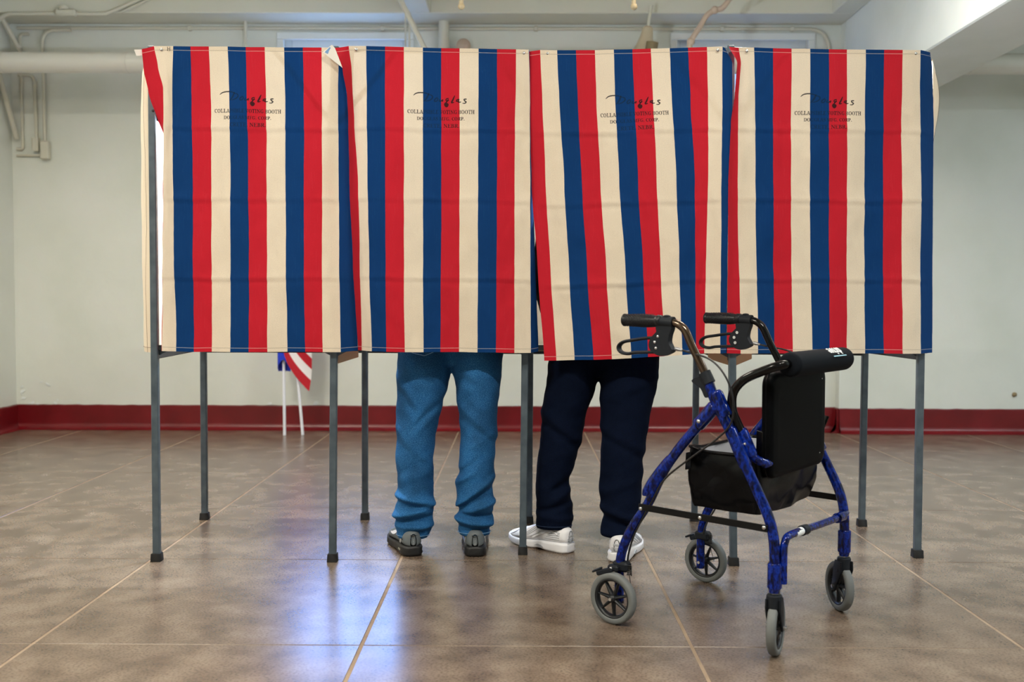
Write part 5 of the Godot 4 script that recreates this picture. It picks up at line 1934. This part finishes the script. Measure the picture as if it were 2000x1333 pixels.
func rollator() -> void:
	var t := node("walker", self, Transform3D(Basis(Vector3.UP, -0.6727), Vector3(0.651, 0, -2.982)))
	tag(t, "blue marbled four-wheeled walker with black flipped-up seat and bag", "walker")
	for s in [1.0, -1.0]:
		var z: float = 0.25 * s
		var near: bool = s > 0.0
		# handle tube and grip
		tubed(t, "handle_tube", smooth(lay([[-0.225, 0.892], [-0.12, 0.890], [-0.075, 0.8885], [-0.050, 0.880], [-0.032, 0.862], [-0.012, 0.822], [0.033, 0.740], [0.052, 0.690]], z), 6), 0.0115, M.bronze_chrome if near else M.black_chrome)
		var holes := lay([[0.003, 0.775], [0.012, 0.758], [-0.006, 0.792]], z + 0.0005 * s)
		var gr := MB.new()
		gr.lathe([Vector2(0.001, 0), Vector2(0.015, 0.001), Vector2(0.0185, 0.004), Vector2(0.0185, 0.009), Vector2(0.0168, 0.012), Vector2(0.018, 0.035), Vector2(0.0192, 0.065), Vector2(0.0185, 0.09), Vector2(0.0165, 0.112), Vector2(0.0165, 0.115), Vector2(0.0185, 0.117), Vector2(0.0185, 0.121), Vector2(0.0165, 0.123), Vector2(0.018, 0.125), Vector2(0.018, 0.129), Vector2(0.012, 0.131), Vector2(0.001, 0.131)], 28, Transform3D(Basis(Vector3.BACK, -PI / 2 - 0.02), Vector3(-0.24, 0.8935, z)))
		var grip := put(gr, "hand_grip", M.grip_rubber, t)
		# raised knurls along the grip
		var kn := MB.new()
		for a in 14:
			for b in 20:
				var g := TAU * (a + 0.5 * (b % 2)) / 14.0
				var x := -0.226 + 0.0046 * b
				var r := 0.0176 + 0.0014 * sin(PI * b / 22.0)
				kn.ball(Vector3(x, 0.8932 + cos(g) * r, z + sin(g) * r), Vector3(0.0016, 0.0010, 0.0010), 4)
		var kno := put(kn, "knurling", M.grip_rubber, grip)
		kno.set_meta("kind", "stuff")
		# brake housing with its clamp on the tube
		var h := MB.new()
		h.prism(PackedVector2Array(curve2([Vector2(-0.1202, 0.878), Vector2(-0.0753, 0.878), Vector2(-0.0805, 0.8515), Vector2(-0.0822, 0.8333), Vector2(-0.0753, 0.8193), Vector2(-0.0702, 0.8081), Vector2(-0.0822, 0.7997), Vector2(-0.1029, 0.7927), Vector2(-0.1236, 0.7969), Vector2(-0.1409, 0.8095), Vector2(-0.1461, 0.8221), Vector2(-0.1426, 0.8375), Vector2(-0.1323, 0.8515), Vector2(-0.1219, 0.8613)])), 0.024, Transform3D(Basis.IDENTITY, Vector3(0, 0, z)), true)
		h.tube([Vector3(-0.126, 0.8905, z), Vector3(-0.072, 0.8885, z)], 0.0165, 20)
		h.ball(Vector3(-0.094, 0.906, z), Vector3(0.012, 0.004, 0.008), 12)
		var hs := put(h, "brake_housing", M.black_plastic, t)
		for q in [[-0.116, 0.848], [-0.126, 0.832], [-0.122, 0.815]]:
			screw(hs, Vector3(q[0], q[1], z + 0.012))
		tubed(t, "brake_lever", smooth(lay([[-0.125, 0.844], [-0.16, 0.842], [-0.20, 0.836], [-0.235, 0.830], [-0.251, 0.820], [-0.253, 0.808], [-0.243, 0.798], [-0.222, 0.795], [-0.20, 0.799], [-0.17, 0.801], [-0.13, 0.803]], z), 5), 0.0120, M.black_plastic, 14, 0.40)
		tubed(t, "cable_adjuster", [Vector3(-0.066, 0.815, z), Vector3(-0.058, 0.8135, z), Vector3(-0.043, 0.811, z)], [0.005, 0.0055, 0.0035], M.steel_cable, 10)
		tubed(t, "brake_cable", smooth(lay([[-0.046, 0.8115, 0.0], [-0.01, 0.804, 0.005], [0.045, 0.793, 0.018], [0.085, 0.768, 0.024], [0.115, 0.725, 0.026], [0.128, 0.672, 0.026], [0.118, 0.618, 0.022], [0.075, 0.572, 0.020], [0.0, 0.515, 0.020], [-0.085, 0.445, 0.018], [-0.130, 0.372, 0.016], [-0.190, 0.272, 0.006], [-0.222, 0.205, -0.012], [-0.228, 0.175, -0.016]], z), 5), 0.0028, M.cable_black, 8)
		# height clamp
		var ck := MB.new()
		var dirn := Vector3(0.045, -0.082, 0).normalized()
		ck.tube([Vector3(0.026, 0.752, z), Vector3(0.026, 0.752, z) + dirn * 0.034], 0.0175, 18)
		ck.prism(PackedVector2Array(curve2([Vector2(-0.008, 0.728), Vector2(0.028, 0.742), Vector2(0.052, 0.722), Vector2(0.046, 0.690), Vector2(0.034, 0.684), Vector2(0.020, 0.708)])), 0.022, Transform3D(Basis.IDENTITY, Vector3(0, 0, z)), true)
		put(ck, "height_clamp", M.black_plastic, t)
		# front leg with its sleeves
		tubed(t, "front_leg", smooth(lay([[0.040, 0.722], [0.066, 0.664], [0.113, 0.585], [0.16, 0.494], [0.205, 0.408], [0.226, 0.360], [0.237, 0.31], [0.24, 0.25], [0.24, 0.185]], z), 6), 0.0145, M.blue_marbled_enamel, 20)
		tubed(t, "leg_sleeve", lay([[0.24, 0.255], [0.24, 0.251], [0.24, 0.190], [0.24, 0.186], [0.24, 0.176]], z), [0.0165, 0.0195, 0.0195, 0.0165, 0.0145], M.blue_marbled_enamel, 20)
		tubed(t, "frame_sleeve", lay([[0.060, 0.700], [0.064, 0.694], [0.092, 0.640], [0.095, 0.634]], z), [0.0145, 0.0185, 0.0185, 0.0145], M.blue_marbled_enamel, 18)
		tubed(t, "frame_sleeve", lay([[0.104, 0.604], [0.108, 0.597], [0.152, 0.508], [0.155, 0.502]], z), [0.0145, 0.0175, 0.0175, 0.0145], M.blue_marbled_enamel, 18)
		# rear leg, hinge and folding lock
		tubed(t, "rear_leg", smooth(lay([[0.058, 0.655], [0.012, 0.605], [-0.044, 0.541], [-0.1, 0.462], [-0.15, 0.364], [-0.203, 0.285], [-0.234, 0.221], [-0.246, 0.158], [-0.246, 0.055]], z), 6), 0.0140, M.blue_marbled_enamel, 20)
		var hinge := MB.new()
		hinge.tube([Vector3(0.062, 0.664, z), Vector3(0.058, 0.659, z), Vector3(0.010, 0.605, z), Vector3(0.006, 0.600, z)], [0.014, 0.0195, 0.0195, 0.015], 16)
		var hi_ := put(hinge, "hinge", M.blue_marbled_enamel, t)
		screw(hi_, Vector3(0.020, 0.617, z + 0.019), 0.006)
		tubed(t, "fold_lock", smooth(lay([[-0.064, 0.507], [-0.080, 0.498], [-0.130, 0.430], [-0.150, 0.396], [-0.152, 0.386]], z), 4), [0.006, 0.008, 0.010, 0.012, 0.014, 0.0155, 0.017, 0.018, 0.0185, 0.0185, 0.0185, 0.0185, 0.018, 0.0165, 0.0165, 0.015, 0.012], M.blue_marbled_enamel, 18)
		# flat black side brace
		var br := MB.new()
		br.bar(Vector3(-0.172, 0.354, z + 0.0165 * s), Vector3(0.226, 0.347, z + 0.0165 * s), 0.019, 0.004, 0.001, Vector3.UP)
		var bo := put(br, "side_brace", M.black_paint, t)
		for u in [-0.163, 0.028, 0.217]:
			screw(bo, Vector3(u, 0.350, z + 0.021 * s), 0.0058)
		# rear wheel, brake arm
		wheel(t, "rear_wheel", Transform3D(Basis.IDENTITY, Vector3(-0.245, 0.0762, z + 0.034 * s)), 0.0762, 0.027)
		tubed(t, "wheel_axle", [Vector3(-0.245, 0.0762, z - 0.018 * s), Vector3(-0.245, 0.0762, z + 0.054 * s)], 0.0048, M.chrome, 12)
		var ba := MB.new()
		ba.box(Vector3(-0.238, 0.166, z), Vector3(0.052, 0.030, 0.034), 0.007)
		ba.bar(Vector3(-0.250, 0.160, z + 0.030 * s), Vector3(-0.300, 0.142, z + 0.034 * s), 0.014, 0.026, 0.003, Vector3.UP)
		ba.bar(Vector3(-0.292, 0.156, z + 0.028 * s), Vector3(-0.318, 0.143, z + 0.034 * s), 0.006, 0.02, 0.002, Vector3.UP)
		ba.box(Vector3(-0.252, 0.162, z + 0.022 * s), Vector3(0.036, 0.018, 0.022), 0.005)
		var bm := put(ba, "brake_arm", M.black_plastic, t)
		screw(bm, Vector3(-0.254, 0.163, z + 0.036 * s), 0.005)
		var spr := []
		for k in 60:
			var g := TAU * k / 10.0
			spr.append(Vector3(-0.212 + 0.006 * cos(g), 0.172 - 0.030 * k / 59.0, z + 0.006 * sin(g)))
		tubed(bm, "brake_spring", spr, 0.0018, M.cable_black, 6)
		tubed(bm, "cable_tail", [Vector3(-0.212, 0.142, z), Vector3(-0.204, 0.115, z + 0.004), Vector3(-0.193, 0.090, z + 0.008)], 0.0012, M.cable_black, 6)
		tubed(bm, "cable_end", [Vector3(-0.194, 0.092, z + 0.008), Vector3(-0.191, 0.086, z + 0.009)], 0.0020, M.steel_cable, 8)
	# casters swung at different angles (rolling directions in the walker's axes)
	caster(t, 0.25, Vector2(-0.23, -0.97))
	caster(t, -0.25, Vector2(-0.74, -0.67))
	# front crossbar
	var cb := tubed(t, "front_crossbar", smooth([Vector3(0.258, 0.20, 0.236), Vector3(0.258, 0.285, 0.236), Vector3(0.258, 0.309, 0.228), Vector3(0.258, 0.322, 0.205), Vector3(0.258, 0.320, 0.10), Vector3(0.256, 0.312, -0.10), Vector3(0.250, 0.308, -0.21), Vector3(0.244, 0.308, -0.248)], 6), 0.0105, M.blue_marbled_enamel, 16)
	tubed(cb, "paper_label", [Vector3(0.258, 0.3212, 0.168), Vector3(0.258, 0.3204, 0.122)], 0.0112, M.white_print, 16)
	for k in 2:
		tubed(cb, "label_line", [Vector3(0.266 - 0.003 * k, 0.3300 + 0.0015 * k - 0.0008, 0.162), Vector3(0.266 - 0.003 * k, 0.3295 + 0.0015 * k - 0.0008, 0.132 + 0.012 * k)], 0.0009, M.print_black, 5)
	tubed(cb, "clip", [Vector3(0.258, 0.3205, 0.118), Vector3(0.258, 0.3195, 0.088)], 0.0145, M.black_plastic, 16)
	tubed(cb, "end_sleeve", [Vector3(0.254, 0.3095, -0.150), Vector3(0.252, 0.308, -0.20)], 0.0150, M.blue_marbled_enamel, 16)
	# seat carrier, backrest hoop and foam
	tubed(t, "seat_carrier", smooth([Vector3(0.116, 0.610, 0.228), Vector3(0.142, 0.560, 0.228), Vector3(0.162, 0.528, 0.224), Vector3(0.182, 0.512, 0.205), Vector3(0.188, 0.507, 0.16), Vector3(0.188, 0.507, -0.16), Vector3(0.182, 0.512, -0.205), Vector3(0.162, 0.528, -0.224), Vector3(0.142, 0.560, -0.228), Vector3(0.116, 0.610, -0.228)], 6), 0.0120, M.blue_marbled_enamel, 16)
	for s in [1.0, -1.0]:
		var sl := tubed(t, "carrier_sleeve", lay([[0.128, 0.600], [0.132, 0.592], [0.160, 0.535], [0.162, 0.529]], 0.228 * s), [0.013, 0.016, 0.016, 0.013], M.blue_marbled_enamel, 16)
		screw(sl, Vector3(0.146, 0.563, 0.228 * s + 0.016), 0.0045)
	tubed(t, "backrest_hoop", smooth([Vector3(0.138, 0.580, 0.230), Vector3(0.118, 0.618, 0.232), Vector3(0.103, 0.655, 0.233), Vector3(0.106, 0.700, 0.233), Vector3(0.138, 0.737, 0.233), Vector3(0.198, 0.765, 0.232), Vector3(0.236, 0.779, 0.222), Vector3(0.247, 0.782, 0.19), Vector3(0.249, 0.781, 0.0), Vector3(0.247, 0.780, -0.19), Vector3(0.236, 0.777, -0.222), Vector3(0.198, 0.763, -0.232), Vector3(0.138, 0.735, -0.233), Vector3(0.106, 0.700, -0.233), Vector3(0.103, 0.655, -0.233), Vector3(0.118, 0.618, -0.232), Vector3(0.138, 0.580, -0.230)], 6), 0.0125, M.black_chrome, 18)
	var fo := MB.new()
	fo.lathe([Vector2(0.012, 0), Vector2(0.026, 0.001), Vector2(0.032, 0.006), Vector2(0.034, 0.014), Vector2(0.034, 0.386), Vector2(0.032, 0.394), Vector2(0.026, 0.399), Vector2(0.012, 0.4)], 32, Transform3D(Basis(Vector3.RIGHT, -PI / 2), Vector3(0.249, 0.780, 0.2)))
	var foam := put(fo, "backrest_foam", M.foam, t)
	var tm := TextMesh.new()
	var f := SystemFont.new()
	f.font_names = PackedStringArray(["Droid Sans"])
	f.font_weight = 700
	f.font_italic = true
	tm.font = f
	tm.font_size = 48
	tm.text = "drive"
	tm.pixel_size = 0.00078
	tm.depth = 0.0012
	var dec := put_mesh(tm, "lettering", M.white_print, foam)
	# upside down for the onlooker: read from the seat side
	var nrm := Vector3(cos(0.98), sin(0.98), 0)
	var right := Vector3(0, 0, 1)
	dec.transform = Transform3D(Basis(right, nrm.cross(right), nrm), Vector3(0.249, 0.780, -0.075) + nrm * 0.0338)
	var ul := MB.new()
	ul.box(Vector3(0, 0.0215, -0.0018), Vector3(0.092, 0.0035, 0.0012), 0.0, Basis.IDENTITY)
	var ulo := put(ul, "underline", M.sky_print, foam)
	ulo.transform = dec.transform
	# seat pad, flipped up to stand on edge
	var pad := MB.new()
	var rows := []
	for e in [[0.166, 0.016], [0.168, 0.006], [0.174, 0.001], [0.182, 0.0], [0.192, 0.001], [0.198, 0.006], [0.2005, 0.016], [0.2015, 0.04]]:
		var row := PackedVector3Array()
		for q in round_rect(Vector2(-0.192 + e[1], 0.462 + e[1]), Vector2(0.192 - e[1], 0.757 - e[1]), 0.034):
			row.append(Vector3(e[0], q.y, q.x))
		rows.append(row)
	pad.grid(rows, true, false, true)
	var seat := put(pad, "seat", M.seat_vinyl, t)
	var pipg := MB.new()
	var line := []
	var rr := round_rect(Vector2(-0.192, 0.462), Vector2(0.192, 0.757), 0.034)
	for q in rr:
		line.append(Vector3(0.183, q.y, q.x))
	line.append(line[0])
	pipg.tube(line, 0.0022, 6, false)
	put(pipg, "seat_piping", M.black_vinyl, seat)
	for q in [[-0.15, 0.72], [-0.14, 0.50]]:
		screw(seat, Vector3(0.2012, q[1], q[0]), 0.0025)
	# soft bag hung under the seat
	var wave := FastNoiseLite.new()
	wave.seed = 4
	wave.frequency = 7.0
	var bag := MB.new()
	rows = []
	for i in 15:
		var v := i / 14.0
		var y := lerpf(0.362, 0.522, v)
		var ins := 0.010 * pow(1.0 - v, 4.0)
		var row := PackedVector3Array()
		for q in round_rect(Vector2(-0.195 + ins, -0.055 + ins), Vector2(0.195 - ins, 0.170 - ins), 0.016, 5, 12):
			var bul := 0.006 * sin(PI * v) + 0.014 * wave.get_noise_3d(q.x, y, q.y)
			var c := Vector2(q.x, q.y - 0.057)
			var o := c.normalized() * bul
			var sag := -0.012 * (1.0 - v) * (1.0 - absf(q.x) / 0.2) + 0.010 * v * smoothstep(0.1, 0.19, q.x) * smoothstep(0.0, -0.055, q.y)
			row.append(Vector3(q.y + o.y, y + sag, q.x + o.x))
		rows.append(row)
	bag.grid(rows, true, false, false)
	bag.grid([rows[0], PackedVector3Array(Array(rows[0]).map(func(q): return Vector3(lerpf(q.x, 0.057, 0.98), q.y - 0.006, q.z * 0.02)))], true)
	var bg := put(bag, "bag", M.black_vinyl, t)
	var lin := MB.new()
	var inner := []
	for i in range(14, 1, -1):
		inner.append(PackedVector3Array(Array(rows[i]).map(func(q): return Vector3(0.057 + (q.x - 0.057) * 0.965, q.y + 0.002, q.z * 0.978))))
	inner.append(PackedVector3Array(Array(rows[2]).map(func(q): return Vector3(0.057 + (q.x - 0.057) * 0.02, q.y, q.z * 0.02))))
	lin.grid(inner, true)
	put(lin, "lining", M.grey_lining, bg)
	var rim := MB.new()
	var rl := Array(rows[14])
	rl.append(rl[0])
	rim.tube(rl, 0.0055, 8, false)
	put(rim, "bag_rim", M.black_vinyl, bg)
	for q in [[-0.05, 0.195], [0.165, 0.195], [-0.05, -0.195], [0.165, -0.195]]:
		var st := MB.new()
		st.bar(Vector3(q[0], 0.515, q[1]), Vector3(q[0] + 0.02, 0.60 if q[0] > 0 else 0.475, signf(q[1]) * 0.235), 0.016, 0.003, 0.0, Vector3.RIGHT)
		put(st, "strap", M.black_vinyl, bg)


func curve2(p: Array) -> Array:
	var n := p.size()
	var out := []
	for i in n:
		for k in 4:
			out.append((p[i] as Vector2).cubic_interpolate(p[(i + 1) % n], p[(i + n - 1) % n], p[(i + 2) % n], k / 4.0))
	return out


func round_rect(lo: Vector2, hi: Vector2, r: float, arc := 6, mid := 6) -> Array:
	var out := []
	var cs := [Vector2(hi.x - r, hi.y - r), Vector2(lo.x + r, hi.y - r), Vector2(lo.x + r, lo.y + r), Vector2(hi.x - r, lo.y + r)]
	for k in 4:
		for a in arc + 1:
			var g := PI / 2 * (k + float(a) / arc)
			out.append(cs[k] + Vector2(cos(g), sin(g)) * r)
		var from_: Vector2 = out[-1]
		var g2 := PI / 2 * (k + 1)
		var to: Vector2 = cs[(k + 1) % 4] + Vector2(cos(g2), sin(g2)) * r
		for m in range(1, mid):
			out.append(from_.lerp(to, float(m) / mid))
	return out
